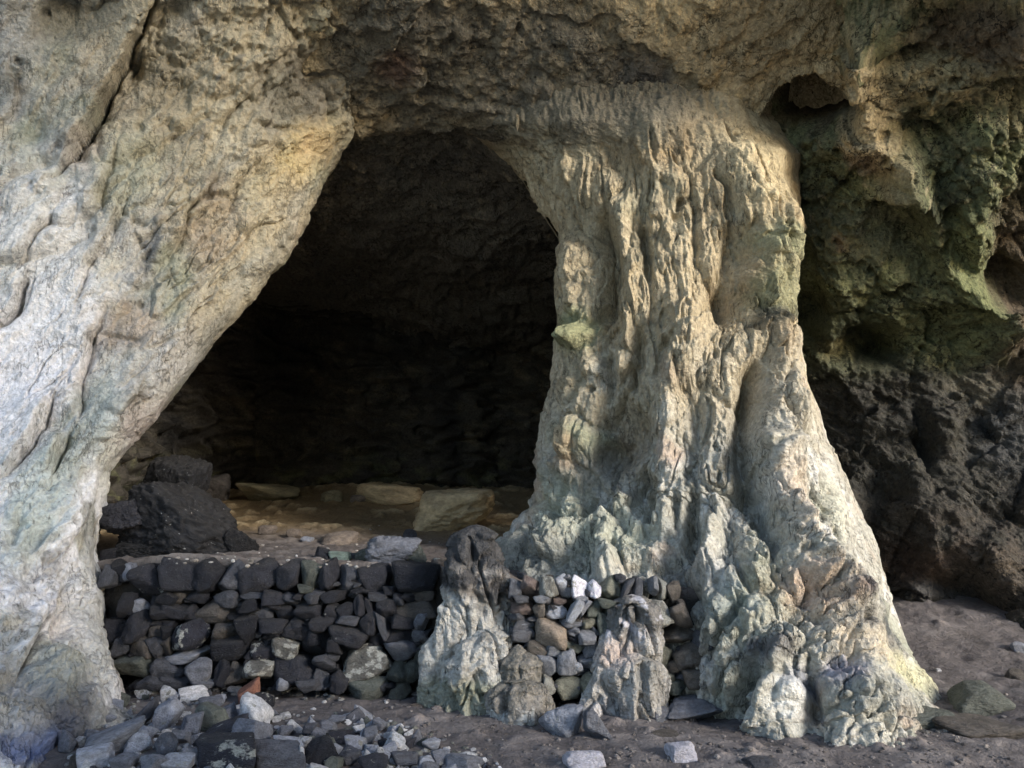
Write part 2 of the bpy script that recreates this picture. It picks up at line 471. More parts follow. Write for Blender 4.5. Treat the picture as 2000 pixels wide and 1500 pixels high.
def build_buttress():
    rows = np.concatenate([np.linspace(-600, -40, 50)[:-1], np.arange(-40, 1570, 2.5)])
    u = np.concatenate([-(np.linspace(1, 0, 26)[:-1] ** 1.5), np.linspace(0, 1, 300) ** 1.0, 1 + np.linspace(0, 1, 40)[1:] ** 2 * 3.0])
    U, R = np.meshgrid(u, rows)
    sil = smooth_curve(rows, BSIL)[:, None]
    Uc = np.maximum(U, 0)
    PX = sil - Uc * (sil + 60)
    tab_rows = [-600, -300, 0, 150, 300, 500, 750, 1000, 1250, 1500]
    tab_cols = [-2000, -900, -300, 0, 250, 500, 720]
    tab = [[3.0, 3.9, 4.4, 4.6, 4.8, 4.95, 5.05],
           [3.2, 4.4, 5.1, 5.35, 5.55, 5.7, 5.8],
           [3.4, 4.8, 5.6, 5.9, 6.2, 6.5, 6.85],
           [3.5, 5.0, 5.8, 6.1, 6.45, 6.85, 7.45],
           [3.6, 5.2, 5.95, 6.2, 6.5, 7.0, 7.8],
           [3.6, 5.2, 5.95, 6.2, 6.5, 7.0, 7.7],
           [3.6, 5.1, 5.85, 6.1, 6.4, 6.9, 7.4],
           [3.4, 4.8, 5.5, 5.8, 6.2, 6.6, 7.0],
           [3.0, 4.1, 4.75, 5.08, 5.82, 6.2, 6.5],
           [2.5, 3.2, 3.75, 4.02, 4.85, 5.6, 6.0]]
    D = grid_interp(R, PX, tab_rows, tab_cols, tab)
    # the edge turns away from the light into the chamber
    rw = 120.0
    e = np.clip(1 - (sil - PX) / rw, 0, 1)
    low = sst(180, 330, R)
    D = D + low * 0.55 * (1 - np.sqrt(np.maximum(1 - e ** 2, 0)))
    back = np.where(U < 0, -U, 0)
    D = D + back * 9.0 * (0.25 + 0.75 * low)
    PX = PX - back * 120
    P = pix(PX, R, D).astype(F)
    n = face_cam(normals(P), P)
    wv = fbm(P, 1.1, 3, off=40) * 22
    qx = PX + wv + 7 * fbm(P, 7, 2, off=3); qy = R + 7 * fbm(P, 7, 2, off=13) - wv * .6
    f = np.array([.55, .08, .83], F); g = np.array([.83, .05, -.55], F); h = np.array([-.05, 1, 0], F)
    Q = np.stack([P @ f, P @ g, P @ h], -1)
    d = 0.16 * fbm(P, 0.75, 3, off=1)
    d += 0.10 * fbm(Q, (0.5, 2.2, 1.5), 3, off=6)
    d += 0.045 * fbm(Q, (1.5, 7.0, 5), 4, off=9)
    # sheets of flowstone with sharp lower lips
    s1 = fbm(Q, (0.7, 1.6, 1), 3, off=21) * 3.2
    mk = sst(-0.05, 0.3, fbm(P, 0.9, 2, off=33))
    d += mk * 0.085 * (saw(s1 + 0.22 * fbm(P, 6, 3, off=2)) - 0.5)
    s2 = fbm(Q, (1.6, 4.5, 2), 3, off=51) * 3
    mk2 = sst(0.0, 0.35, fbm(P, 1.3, 2, off=63))
    d += mk2 * 0.035 * (saw(s2 + 0.3 * fbm(P, 9, 2, off=4)) - 0.5)
    # long folds following the lean of the rock
    lb, lid, _ = lobes(Q, (.34, 1.5, .8), 61, .9, 1.1, .16)
    d += .11 * (lb - .75) * sst(-.3, .25, fbm(P, .7, 2, off=66)) + .10 * (lid - .5) * lb
    lb2, lid2, _ = lobes(Q, (1.1, 4.2, 2.0), 71, .8, 2.5, .14)
    d += .045 * (lb2 - .75) * sst(-.1, .3, fbm(P, 1.1, 2, off=76)) + .035 * (lid2 - .5) * lb2
    # crumbly upper right corner
    cr = blob(PX, R, 560, 250, 260, 200, 30, 0.6) + blob(PX, R, 520, 60, 250, 130, 0, 0.6)
    rough = 0.35 + 0.65 * np.clip(cr, 0, 1)
    fine = fbm(P, 9, 4, 0.6, off=7)
    ck = np.abs(fbm(Q, (1.1, 3.6, 2), 3, .55, off=181))
    d -= 0.05 * sst(.035, .0, ck) * sst(.0, .3, fbm(P, 1.2, 2, off=183))
    ck2 = np.abs(fbm(P, 2.6, 3, .6, off=185))
    d -= 0.03 * sst(.03, .0, ck2) * sst(.05, .3, fbm(P, 1.0, 2, off=187))
    d += 0.045 * rough * fine + 0.022 * fbm(Q, (5, 14, 9), 3, .6, off=189) + 0.010 * fbm(P, 38, 2, off=17)
    d += 0.030 * fbm(Q, (3.5, 9, 6), 4, .68, off=191, ridged=True) * sst(-.25, .3, fbm(P, 1.5, 2, off=193))
    d += 0.05 * cr * fbm(P, 4, 3, 0.6, off=77, ridged=True)
    f1, f2, cid = worley(P, 6.0, 2.0)
    pits = (cid > 0.72) * sst(0.30, 0.12, f1) * sst(-0.2, 0.3, fbm(P, 1.4, 2, off=90))
    d -= 0.05 * pits
    # the marks one can point to
    for a in [([(318, -40), (275, 50), (240, 130), (195, 215), (155, 280), (108, 335)], .22, 70, 6),
              ([(228, 270), (214, 330), (196, 380), (204, 425)], .06, 30, 3),
              ([(442, 310), (405, 372), (372, 405), (362, 450), (330, 500)], .06, 35, 3),
              ([(98, 415), (62, 470), (40, 530)], .08, 40, 4),
              ([(245, 395), (205, 465), (172, 525), (150, 600)], .06, 40, 3),
              ([(60, 535), (50, 575), (28, 605), (-10, 640)], .16, 45, 4),
              ([(200, 600), (170, 680), (150, 760), (142, 840)], .08, 50, 4),
              ([(258, 768), (222, 818)], .10, 35, 3), ([(225, 815), (216, 870)], .06, 30, 3),
              ([(102, 775), (62, 860), (5, 935)], .13, 50, 4),
              ([(128, 850), (108, 885), (100, 930)], .13, 35, 4),
              ([(178, 980), (140, 1050), (110, 1130)], .05, 40, 3),
              ([(98, 1180), (75, 1240), (45, 1310)], .08, 35, 4),
              ([(205, 905), (190, 960), (172, 1060)], .04, 35, 3),
              ([(520, 300), (470, 345), (455, 400)], .05, 30, 3),
              ([(560, 430), (500, 445), (470, 480)], .05, 25, 3)]:
        d += ledge(qx + 5 * fbm(P, 3, 2, off=29), qy, a[0], a[1] * 1.05, a[2], a[3] * 2.4) + groove(qx, qy, a[0], 6.5, a[1] * .75)
    for pts, w, dep in [([(388, 370), (408, 386), (432, 378), (475, 386)], 4, .05), ([(190, 650), (230, 660), (272, 672)], 5, .06),
                        ([(272, 690), (300, 682), (345, 655)], 5, .06), ([(485, 245), (540, 250), (620, 255)], 5, .08),
                        ([(535, 300), (560, 290), (585, 320)], 7, .05), ([(210, 1250), (215, 1310)], 5, .05),
                        ([(545, 110), (500, 170), (450, 230), (420, 290)], 7, .05), ([(600, 60), (540, 130)], 8, .05),
                        ([(150, 1100), (120, 1180), (110, 1260)], 7, .05), ([(40, 1000), (15, 1080)], 8, .06)]:
        d += groove(qx, qy, pts, w, dep)
    for a in [(150, 30, 70, 45, .16, -20), (330, 150, 75, 60, .14, 10), (262, 130, 14, 30, .14, 10), (285, 215, 14, 18, .10), (272, 250, 8, 12, .06),
              (330, 250, 30, 14, .06, 30), (335, 30, 45, 22, .14, -40), (600, 185, 95, 70, .20, -10), (485, 100, 22, 16, .08), (515, 310, 40, 20, .05),
              (580, 60, 40, 30, .08), (430, 245, 12, 30, .05, 30), (20, 580, 30, 40, .10, 30), (620, 110, 40, 50, .10, 20), (560, 30, 30, 30, .08),
              (10, 760, 30, 40, .05), (130, 1210, 20, 50, .07, 10), (70, 1060, 20, 50, .06, 20)]:
        d += pit(qx, qy, *a)
    # toes at the ground
    d += 0.12 * sst(1150, 1350, R) * fbm(Q, (.8, 4, 3), 3, 0.55, off=15)
    d *= np.where(U < -0.3, 0.6, 1) * (1 - .55 * sst(.35, .85, e) * low)
    P2 = P + n * d[..., None]
    # ------- colour
    a1 = fbm(P, 0.8, 4, off=101); a2 = fbm(Q, (.7, 3.0, 2), 4, off=111); a3 = fbm(P, 3.5, 4, off=121); a4 = fbm(P, 9, 3, 0.6, off=131)
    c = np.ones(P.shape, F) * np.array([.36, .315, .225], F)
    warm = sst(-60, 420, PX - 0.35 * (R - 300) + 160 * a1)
    c = mix(c, (.43, .425, .415), 1 - warm)  # rock tint that also carries the warm upper and cool left light
    lowg = sst(600, 950, R + 200 * a1)
    c = mix(c, (.36, .36, .345), 0.75 * lowg)
    c = mix(c, (.29, .295, .275), .8 * sst(.05, .3, fbm(Q, (.6, 2.6, 2), 4, off=171)) * (1 - .5 * warm))
    c = mix(c, (.78, .77, .79), sst(0.04, 0.2, a2 + 0.5 * a1 + 0.15) * sst(330, 60, PX - 0.15 * (R - 600)) * sst(200, 420, R) * 0.95)  # white rock, made brighter on the left in place of light
    c = mix(c, (.26, .28, .20), 0.75 * sst(0.05, 0.45, fbm(P, 1.1, 4, off=141)))
    c = mix(c, (.40, .31, .24), 0.4 * sst(0.12, 0.45, fbm(P, 1.2, 4, off=151)))
    c = mix(c, (.19, .165, .125), 0.7 * sst(0.15, 0.5, a3 + 0.4 * a1))
    c = mix(c, (.50, .45, .34), 0.6 * sst(0.15, 0.45, fbm(P, 2.4, 4, off=161)))
    c = mix(c, (.16, .15, .13), 0.75 * sst(0.25, 0.5, a4 + 0.25 * a3))
    for cx, cy, rx, ry, rot, col, k in [
            (600, 180, 110, 80, -15, (.15, .14, .115), .8), (330, 150, 75, 62, 10, (.22, .19, .135), .7), (150, 30, 80, 55, -20, (.16, .15, .12), .8),
            (300, 480, 14, 60, 12, (.12, .125, .13), .85), (420, 440, 60, 70, 20, (.40, .30, .21), .4), (235, 640, 70, 45, 0, (.30, .23, .17), .6),
            (285, 850, 90, 50, -40, (.42, .35, .32), .6), (590, 300, 90, 40, -40, (.44, .34, .17), .7), (620, 290, 35, 30, 0, (.38, .27, .15), .4),
            (60, 480, 110, 130, 10, (.74, .72, .70), .75), (90, 650, 90, 110, 10, (.75, .74, .76), .75), (20, 800, 80, 140, 15, (.76, .75, .79), .8), (30, 1000, 60, 160, 15, (.66, .67, .68), .6), (180, 1180, 50, 100, 0, (.60, .60, .60), .6),  # white patches, raised at the left edge to stand in for light
            (170, 830, 40, 130, 20, (.27, .31, .29), .7), (70, 990, 50, 130, 20, (.36, .42, .38), .6), (215, 900, 26, 70, 0, (.52, .52, .46), .6),
            (110, 1375, 85, 70, 0, (.085, .085, .095), .9), (110, 1440, 70, 60, 0, (.10, .10, .115), .9), (45, 1455, 75, 42, 0, (.12, .16, .30), .85),
            (40, 1390, 60, 50, 0, (.42, .42, .40), .6), (120, 1300, 60, 60, 0, (.36, .38, .34), .6), (195, 1250, 30, 120, 0, (.46, .47, .46), .7),
            (330, 700, 70, 50, -45, (.42, .41, .40), .6), (250, 330, 60, 90, 20, (.33, .34, .24), .5)]:
        c = mix(c, col, k * blob(qx + 26 * a4, qy + 26 * a3, cx, cy, rx, ry, rot, 0.55))
    c = mix(c, (.10, .09, .075), 0.6 * pits)
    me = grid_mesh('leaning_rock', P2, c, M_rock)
    o = obj('leaning_rock', me, label='huge pale limestone rock face leaning over the dark cave mouth', category='rock face')
build_buttress()

# ------------------------------------------------------------------ pillar
PL = [(150, 820), (210, 800), (238, 830), (258, 895), (280, 945), (310, 990), (345, 1020), (400, 1052), (455, 1088), (480, 1095), (600, 1098), (690, 1094), (770, 1084), (830, 1068), (900, 1054),
      (980, 1042), (1030, 1005), (1075, 965), (1120, 950), (1500, 940)]
PR = [(100, 1490), (150, 1500), (200, 1504), (250, 1532), (300, 1572), (340, 1560), (400, 1570), (440, 1582), (480, 1560), (520, 1548), (600, 1550), (640, 1545), (700, 1566), (760, 1590), (800, 1608),
      (860, 1622), (900, 1640), (1000, 1686), (1100, 1722), (1200, 1760), (1300, 1796), (1370, 1835), (1420, 1868), (1520, 1920)]
def build_pillar():
    rows = np.arange(110, 1500, 2.6)
    s = np.linspace(0, 1, 350)
    back = np.linspace(0, 1, 50)[1:-1]
    S = np.concatenate([s, np.ones(len(back))]); B = np.concatenate([np.zeros(len(s)), back])
    Sg, R = np.meshgrid(S, rows); Bg, _ = np.meshgrid(B, rows)
    L = smooth_curve(rows, PL)[:, None]; Rr = smooth_curve(rows, PR)[:, None]
    PX = L + Sg * (Rr - L)
    tr = [100, 170, 240, 340, 500, 800, 1000, 1150, 1300, 1420, 1520]; tc = [0, .2, .45, .72, .9, 1]
    tab = [[8.4, 8.1, 7.75, 7.65, 7.7, 7.9],
           [8.4, 7.95, 7.5, 7.32, 7.38, 7.65],
           [8.3, 7.75, 7.3, 7.15, 7.2, 7.6],
           [8.0, 7.5, 7.2, 7.08, 7.15, 7.5],
           [7.45, 7.2, 7.05, 7.0, 7.1, 7.3],
           [7.3, 7.0, 6.8, 6.65, 6.75, 7.0],
           [7.3, 6.95, 6.6, 6.35, 6.45, 6.8],
           [7.2, 6.5, 6.15, 5.9, 6.05, 6.5],
           [7.3, 6.5, 6.0, 5.55, 5.6, 6.05],
           [7.5, 6.7, 5.95, 5.30, 5.3, 5.6],
           [7.5, 6.6, 5.8, 5.1, 5.05, 5.3]]
    D = grid_interp(R, Sg, tr, tc, tab)
    w = 70.0 / (Rr - L)
    el = np.clip(1 - Sg / w, 0, 1); er = np.clip(1 - (1 - Sg) / w, 0, 1)
    rnd = 0.35 * (1 - np.sqrt(np.maximum(1 - el ** 2, 0))) + 0.35 * (1 - np.sqrt(np.maximum(1 - er ** 2, 0)))
    D = D + rnd
    # far side, closing the column
    DL = D[:, :1]; DR = D[:, len(s) - 1:len(s)]
    ang = Bg * np.pi
    P = pix(PX, R, D).astype(F)
    PLw = P[:, :1, :]; PRw = P[:, len(s) - 1:len(s), :]
    mid = (PLw + PRw) / 2; hv = (PRw - PLw) / 2
    bk = mid + hv * np.cos(ang)[..., None] + np.array([0, 1.0, 0], F) * (np.sin(ang) * 1.1)[..., None]
    m = (Bg > 0)[..., None]
    P = np.where(m, bk, P).astype(F)
    n = face_cam(normals(P[:, :len(s)]), P[:, :len(s)])
    nf = np.zeros_like(P); nf[:, :len(s)] = n
    wv = 14 * fbm(P, 1.6, 3, off=44)
    qx = PX + wv + 6 * fbm(P, 8, 2, off=3); qy = R + 6 * fbm(P, 8, 2, off=13)
    lowr = sst(820, 1150, R)
    W = P + 0.10 * np.stack([fbm(P, 1.3, 2, off=71), fbm(P, 1.3, 2, off=72), 0 * R], -1)
    d = 0.16 * fbm(P, 1.0, 3, off=11)
    fl = fbm(W, (3.2, 3.2, .42), 3, 0.5, off=15, ridged=True)
    topf = .15 + .85 * sst(200, 460, R)
    d += 0.065 * fl * topf * (1 - 0.45 * lowr)
    d += 0.026 * fbm(W, (9, 9, .8), 4, 0.55, off=25, ridged=True) * topf * (1 - 0.3 * lowr)
    s1 = fbm(W, (3.0, 3.0, .8), 3, off=27) * 3.0
    d += 0.065 * (saw(s1 + .25 * fbm(P, 5, 3, off=2)) - .5) * sst(-.15, .25, fbm(P, 1.1, 2, off=35))
    d += 0.05 * (0.35 + 0.65 * lowr) * fbm(P, 5.5, 4, .6, off=37) + 0.05 * lowr * fbm(P, 2.2, 3, .55, off=39, ridged=True)
    lb, lid, _ = lobes(P, (2.4, 2.4, .34), 81, .8, 1.2, .15)
    d += (.10 + .06 * lowr) * (lb - .75) * topf + (.13 + .03 * lowr) * (lid - .5) * lb * topf
    lb2, lid2, _ = lobes(P, (5.0, 5.0, .75), 85, .7, 2.2, .13)
    d += (.030 + .030 * lowr) * (lb2 - .75) * topf + .035 * (lid2 - .5) * lb2 * topf
    d += .055 * lowr * fbm(P, (5, 5, 3), 5, .68, off=291, ridged=True)
    ck = np.abs(fbm(W, (4.0, 4.0, .7), 3, .55, off=281))
    d -= 0.07 * topf * sst(.04, .0, ck) * sst(-.1, .25, fbm(P, 1.2, 2, off=283))
    d += 0.03 * fbm(P, (16, 16, 4), 3, .6, off=285) + 0.022 * fbm(P, 14, 3, .6, off=41) + 0.008 * fbm(P, 45, 2, off=17)
    f1, f2, cid = worley(P, 5.5, 7.0)
    pm = (cid > .66) * sst(.32, .1, f1) * (0.35 + .65 * sst(-.1, .3, fbm(P, 1.3, 2, off=91)))
    d -= 0.065 * pm
    er_ = sst(.80, 1.0, Sg)
    d += 0.12 * er_ * fbm(P, 3.2, 3, .6, off=93)
    # ribs and recesses
    for pts, w_, h_ in [([(1440, 330), (1462, 430), (1490, 540), (1505, 640)], 44, .26), ([(1530, 250), (1540, 350), (1530, 470), (1530, 600), (1545, 700)], 40, .16),
                        ([(1300, 240), (1310, 400), (1330, 560), (1340, 700)], 70, .12), ([(1130, 480), (1135, 600), (1130, 760), (1120, 900)], 38, .14),
                        ([(1345, 640), (1310, 740), (1290, 790), (1310, 900), (1330, 1010)], 48, .24), ([(1215, 420), (1235, 520), (1240, 640), (1215, 720)], 22, .12),
                        ([(1420, 700), (1400, 820), (1390, 960)], 45, .12), ([(1500, 690), (1520, 800), (1500, 900)], 50, .20),
                        ([(1505, 900), (1515, 990), (1545, 1070), (1585, 1150)], 34, .26), ([(1625, 900), (1640, 1000), (1660, 1090)], 32, .16),
                        ([(1580, 870), (1590, 960), (1600, 1030)], 16, .10), ([(1690, 1040), (1715, 1120), (1725, 1190)], 16, .16),
                        ([(1410, 1000), (1400, 1060), (1385, 1120)], 18, .16), ([(1120, 1010), (1090, 1080), (1060, 1130)], 40, .14),
                        ([(1225, 980), (1215, 1080), (1200, 1150)], 40, .14), ([(1300, 1040), (1280, 1110), (1270, 1150)], 26, .12),
                        ([(1640, 1180), (1650, 1300), (1660, 1400)], 80, .14), ([(1480, 1150), (1450, 1270), (1420, 1350)], 70, .14),
                        ([(1700, 1230), (1760, 1320), (1800, 1390)], 50, .12), ([(1545, 1290), (1530, 1360), (1525, 1420)], 40, .14),
                        ([(1790, 1330), (1850, 1400), (1890, 1440)], 34, .08)]:
        d += ridge(qx, qy, pts, w_, h_ * 1.15)
    for pts, w_, dep in [([(1165, 420), (1195, 480), (1192, 560), (1180, 640)], 16, .22), ([(1262, 440), (1262, 500), (1272, 560)], 9, .14),
                         ([(1425, 450), (1415, 560), (1400, 640)], 20, .16), ([(1462, 690), (1455, 790), (1445, 880), (1458, 960), (1475, 1020)], 17, .26),
                         ([(1255, 640), (1250, 720), (1240, 790)], 9, .12), ([(1300, 940), (1282, 1000), (1278, 1060)], 10, .18),
                         ([(1365, 985), (1358, 1040), (1352, 1090)], 12, .20), ([(1335, 985), (1330, 1060)], 8, .12),
                         ([(1480, 960), (1485, 1050), (1520, 1120)], 12, .18), ([(1590, 900), (1608, 960), (1598, 1020)], 12, .16),
                         ([(1110, 830), (1100, 900)], 8, .08), ([(1065, 990), (1095, 1010), (1105, 1060)], 8, .10), ([(1160, 970), (1150, 1040)], 9, .14),
                         ([(1395, 340), (1415, 380), (1430, 440)], 7, .12), ([(1470, 280), (1478, 340), (1476, 390)], 5, .08), ([(1420, 230), (1432, 290)], 4, .06),
                         ([(1500, 1290), (1470, 1350), (1462, 1400)], 12, .20), ([(1580, 1310), (1590, 1370), (1600, 1420)], 10, .14), ([(1330, 660), (1300, 700), (1285, 760)], 8, .10),
                         ([(1200, 690), (1195, 740), (1185, 800)], 9, .12), ([(1640, 1010), (1660, 1100), (1700, 1190)], 8, .10), ([(1535, 1130), (1570, 1180), (1600, 1200)], 8, .10)]:
        d += groove(qx, qy, pts, w_, dep * 1.4)
    for a in [(1225, 850, 48, 62, .34, 12), (1200, 900, 30, 30, .20), (1170, 520, 40, 110, .12), (1140, 640, 26, 22, .10), (1530, 592, 14, 12, .14),
              (1180, 610, 14, 20, .12), (1520, 650, 22, 12, .18), (1545, 150, 30, 20, .1), (1100, 800, 12, 30, .05), (1400, 610, 32, 46, .12),
              (1240, 470, 18, 40, .10), (1130, 440, 40, 50, .12, 20), (1600, 950, 18, 60, .10, -10), (1560, 1000, 20, 30, .08), (1270, 960, 18, 40, .16)]:
        d += pit(qx, qy, *a)
    d -= pit(qx, qy, 1140, 660, 22, 22, .16) + pit(qx, qy, 1500, 500, 30, 40, .10) + pit(qx, qy, 1640, 1200, 26, 22, .08)
    d += 0.035 * fbm(W, (13, 13, 2.2), 4, .65, off=287, ridged=True) * topf
    d = np.where(Sg > .8, d * (1 - .75 * sst(.82, .97, Sg)) - .06 * sst(.82, 1, Sg), d) * (1 - .5 * sst(.10, .0, Sg))
    P2 = P + nf * d[..., None]
    # ------- colour
    a1 = fbm(P, 0.9, 4, off=201); a2 = fbm(P, (4, 4, .8), 4, off=211); a3 = fbm(P, 3.5, 4, off=221); a4 = fbm(P, 10, 3, .6, off=231)
    c = np.ones(P.shape, F) * np.array([.40, .335, .225], F)
    c = mix(c, (.50, .43, .30), .8 * sst(-.05, .35, a2))
    c = mix(c, (.30, .22, .125), .7 * sst(.08, .42, fbm(P, 1.6, 4, off=241)))
    lg = sst(600, 1000, R + 160 * a1)
    c = mix(c, (.40, .395, .355), .9 * lg)  # greyer foot, warm top: rock tint that partly paints in the light
    c = mix(c, (.62, .61, .58), .8 * lg * sst(.0, .4, a2 + .4 * a3))
    c = mix(c, (.26, .28, .21), .55 * sst(.12, .45, fbm(P, 1.3, 4, off=251)) * (.6 + .4 * lg))
    c = mix(c, (.16, .145, .11), .6 * sst(.2, .5, a4 + .5 * a3))
    c = mix(c, (.46, .33, .25), .6 * lg * sst(.22, .45, fbm(P, 1.8, 3, off=261)))
    for cx, cy, rx, ry, rot, col, k in [
            (1490, 590, 40, 60, 0, (.19, .20, .11), .75), (1500, 490, 55, 40, 0, (.24, .26, .15), .7), (1135, 650, 40, 40, 0, (.22, .25, .13), .7),
            (1480, 640, 30, 25, 0, (.06, .06, .05), .8), (1250, 490, 14, 34, 0, (.15, .14, .10), .7), (1480, 340, 60, 110, 0, (.55, .46, .29), .7),  # near-black patch is the shadow under the rib tip, painted in
            (1140, 860, 50, 30, 20, (.24, .26, .17), .7), (1160, 920, 70, 40, 0, (.22, .21, .18), .7), (1120, 880, 24, 50, 0, (.46, .33, .21), .6),
            (1230, 870, 40, 60, 0, (.22, .16, .10), .5), (1640, 1195, 26, 22, 0, (.06, .06, .075), .95), (1690, 1185, 20, 24, 30, (.05, .055, .065), .95),  # brown patch paints in the shadow left of the bulge; dark knobs follow
            (1715, 1225, 20, 34, -25, (.06, .07, .075), .9), (1735, 1255, 24, 30, -20, (.08, .09, .09), .8), (1510, 1290, 45, 24, 0, (.09, .09, .10), .85),
            (1640, 1330, 34, 28, 0, (.20, .20, .28), .7), (1570, 1340, 26, 20, 0, (.14, .15, .22), .7), (1770, 1320, 70, 26, 30, (.52, .50, .30), .7),
            (1660, 1270, 70, 40, 20, (.52, .45, .36), .7), (1570, 1180, 70, 40, 20, (.48, .33, .23), .55), (1530, 1000, 30, 90, -10, (.55, .46, .37), .7),
            (1625, 1000, 22, 70, -8, (.56, .55, .46), .7), (1430, 1200, 40, 40, 0, (.22, .25, .22), .7), (1340, 1150, 60, 40, 0, (.20, .18, .16), .6),
            (1370, 1230, 50, 90, 0, (.30, .30, .27), .5), (1720, 1380, 110, 40, 0, (.24, .25, .23), .6), (1490, 1340, 26, 40, 0, (.60, .61, .58), .7),
            (1560, 1370, 24, 40, 0, (.60, .60, .57), .7), (1385, 1310, 36, 50, 0, (.46, .43, .40), .6), (1640, 1140, 50, 50, 0, (.28, .28, .25), .6),
            (1660, 1240, 30, 20, 0, (.10, .105, .11), .6), (1200, 1060, 90, 60, 0, (.36, .38, .29), .5), (1050, 1090, 90, 40, 0, (.20, .20, .17), .6), (1100, 1000, 50, 70, 0, (.38, .40, .31), .6)]:
        c = mix(c, col, k * blob(qx + 22 * a4, qy + 22 * a3, cx, cy, rx, ry, rot, .5))
    soot = sst(320, 225, R + 50 * a3) * sst(1400, 1290, PX + 60 * a1 - .4 * (260 - R))
    c = mix(c, (.13, .12, .095), .92 * soot)
    c = mix(c, (.09, .08, .06), .6 * pm)
    o = obj('rock_pillar', grid_mesh('rock_pillar', P2, c, M_pillar), label='massive fluted limestone pillar joining the cave roof to the floor', category='rock pillar')
build_pillar()

# ------------------------------------------------------------------ ceiling
def build_ceiling():
    rows = np.concatenate([np.linspace(-900, -40, 80)[:-1], np.arange(-40, 480, 2.6), np.linspace(480, 720, 60)[1:]])
    cols = np.concatenate([np.linspace(-2500, 560, 40)[:-1], np.arange(560, 2060, 3.0), np.linspace(2060, 4600, 36)])
    PX, R = np.meshgrid(cols, rows)
    lo_, hi_ = np.full(R.shape, .8), np.full(R.shape, 30.)
    for _ in range(40):
        D = (lo_ + hi_) / 2; z_ = pix(PX, R, D)[..., 2]
        up = z_ > roof_z(D)
        hi_ = np.where(up, D, hi_); lo_ = np.where(up, lo_, D)
    P = pix(PX, R, D).astype(F)
    Xw, Yw = P[..., 0], P[..., 1]
    h = 0.30 * fbm(P, .45, 3, off=301) + 0.10 * fbm(P, (1.3, 1.8, 1), 4, off=311)
    wv = 20 * fbm(P, 1.2, 3, off=44)
    qx = PX + wv; qy = R + .7 * wv
    # hanging lips where the roof breaks over the chamber
    s1 = fbm(P, (.8, 1.1, 1), 3, off=321) * 3 + Yw * .55
    h -= 0.07 * (saw(s1 + .3 * fbm(P, 4, 3, off=5), .1) - .5)
    h -= 0.07 * fbm(P, (3.0, 4.0, 1), 4, .6, off=331, ridged=True) + 0.05 * fbm(P, (9, 12, 1), 4, .6, off=341) + .012 * fbm(P, 40, 2, off=3)
    for pts, hh, fade, sh in [([(1370, 195), (1310, 215), (1270, 245), (1180, 262), (1100, 240), (1010, 225), (900, 232), (800, 240), (700, 235)], .30, 60, 5)]:
        d, s, t = poly_dist(qx, qy, pts)
        up = d * s
        h -= .4 * hh * np.exp(-(d / 30.0) ** 2)
    h += .30 * np.exp(-((Xw + .85) / .85) ** 2 - ((Yw - 8.6) / .9) ** 2)
    pd = np.sqrt(((Xw - 2.0) / 1.7) ** 2 + ((Yw - 8.3) / .85) ** 2)
    h -= .38 * np.exp(-np.maximum(pd - 1, 0) / .45)
    h += .95 * blob(PX + 1.6 * wv + 14 * fbm(P, 5, 3, off=6), R + wv + 14 * fbm(P, 5, 3, off=16), 1580, 190, 80, 56, 0, .5)
    f1, f2, cid = worley(P, 4.5, 12.0)
    pm = (cid > .6) * sst(.36, .1, f1) * sst(2.0, 3.5, Xw + fbm(P, .8, 2, off=9))
    h += .07 * pm
    P2 = P.copy(); P2[..., 2] += h
    a1 = fbm(P, .8, 4, off=401); a3 = fbm(P, (3.2, 4, 1), 4, .6, off=411); a4 = fbm(P, 11, 3, .6, off=421)
    c = np.ones(P.shape, F) * np.array([.42, .34, .215], F)
    c = mix(c, (.52, .43, .28), .8 * sst(0, .4, a3))
    c = mix(c, (.20, .165, .105), .7 * sst(.05, .4, a1 + .4 * a4))
    # soot from old fires
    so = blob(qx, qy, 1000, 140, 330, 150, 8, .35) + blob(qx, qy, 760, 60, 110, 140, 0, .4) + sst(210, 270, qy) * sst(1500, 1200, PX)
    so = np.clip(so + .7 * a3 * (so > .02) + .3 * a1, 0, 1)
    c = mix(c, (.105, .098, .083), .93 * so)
    c = mix(c, (.14, .132, .118), .85 * sst(8.2, 9.0, Yw + .4 * a1))  # chamber roof tone, raised to stand in for light reaching inside
    c = mix(c, (.30, .26, .19), .65 * so * sst(11, 9, Yw) * sst(.12, .4, a4 + .5 * a3))
    c = mix(c, (.06, .058, .058), .9 * blob(qx, qy, 1270, 130, 60, 55, 40, .6))  # blurred shadow on the roof, painted into the colour
    c = mix(c, (.14, .07, .055), .5 * blob(qx, qy, 780, 110, 40, 40, 0, .6))
    c = mix(c, (.10, .085, .065), .6 * pm)
    c = mix(c, (.11, .075, .06), .7 * blob(qx, qy, 1930, 60, 160, 80, 0, .5))
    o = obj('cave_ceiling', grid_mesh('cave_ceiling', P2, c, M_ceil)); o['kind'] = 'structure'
build_ceiling()

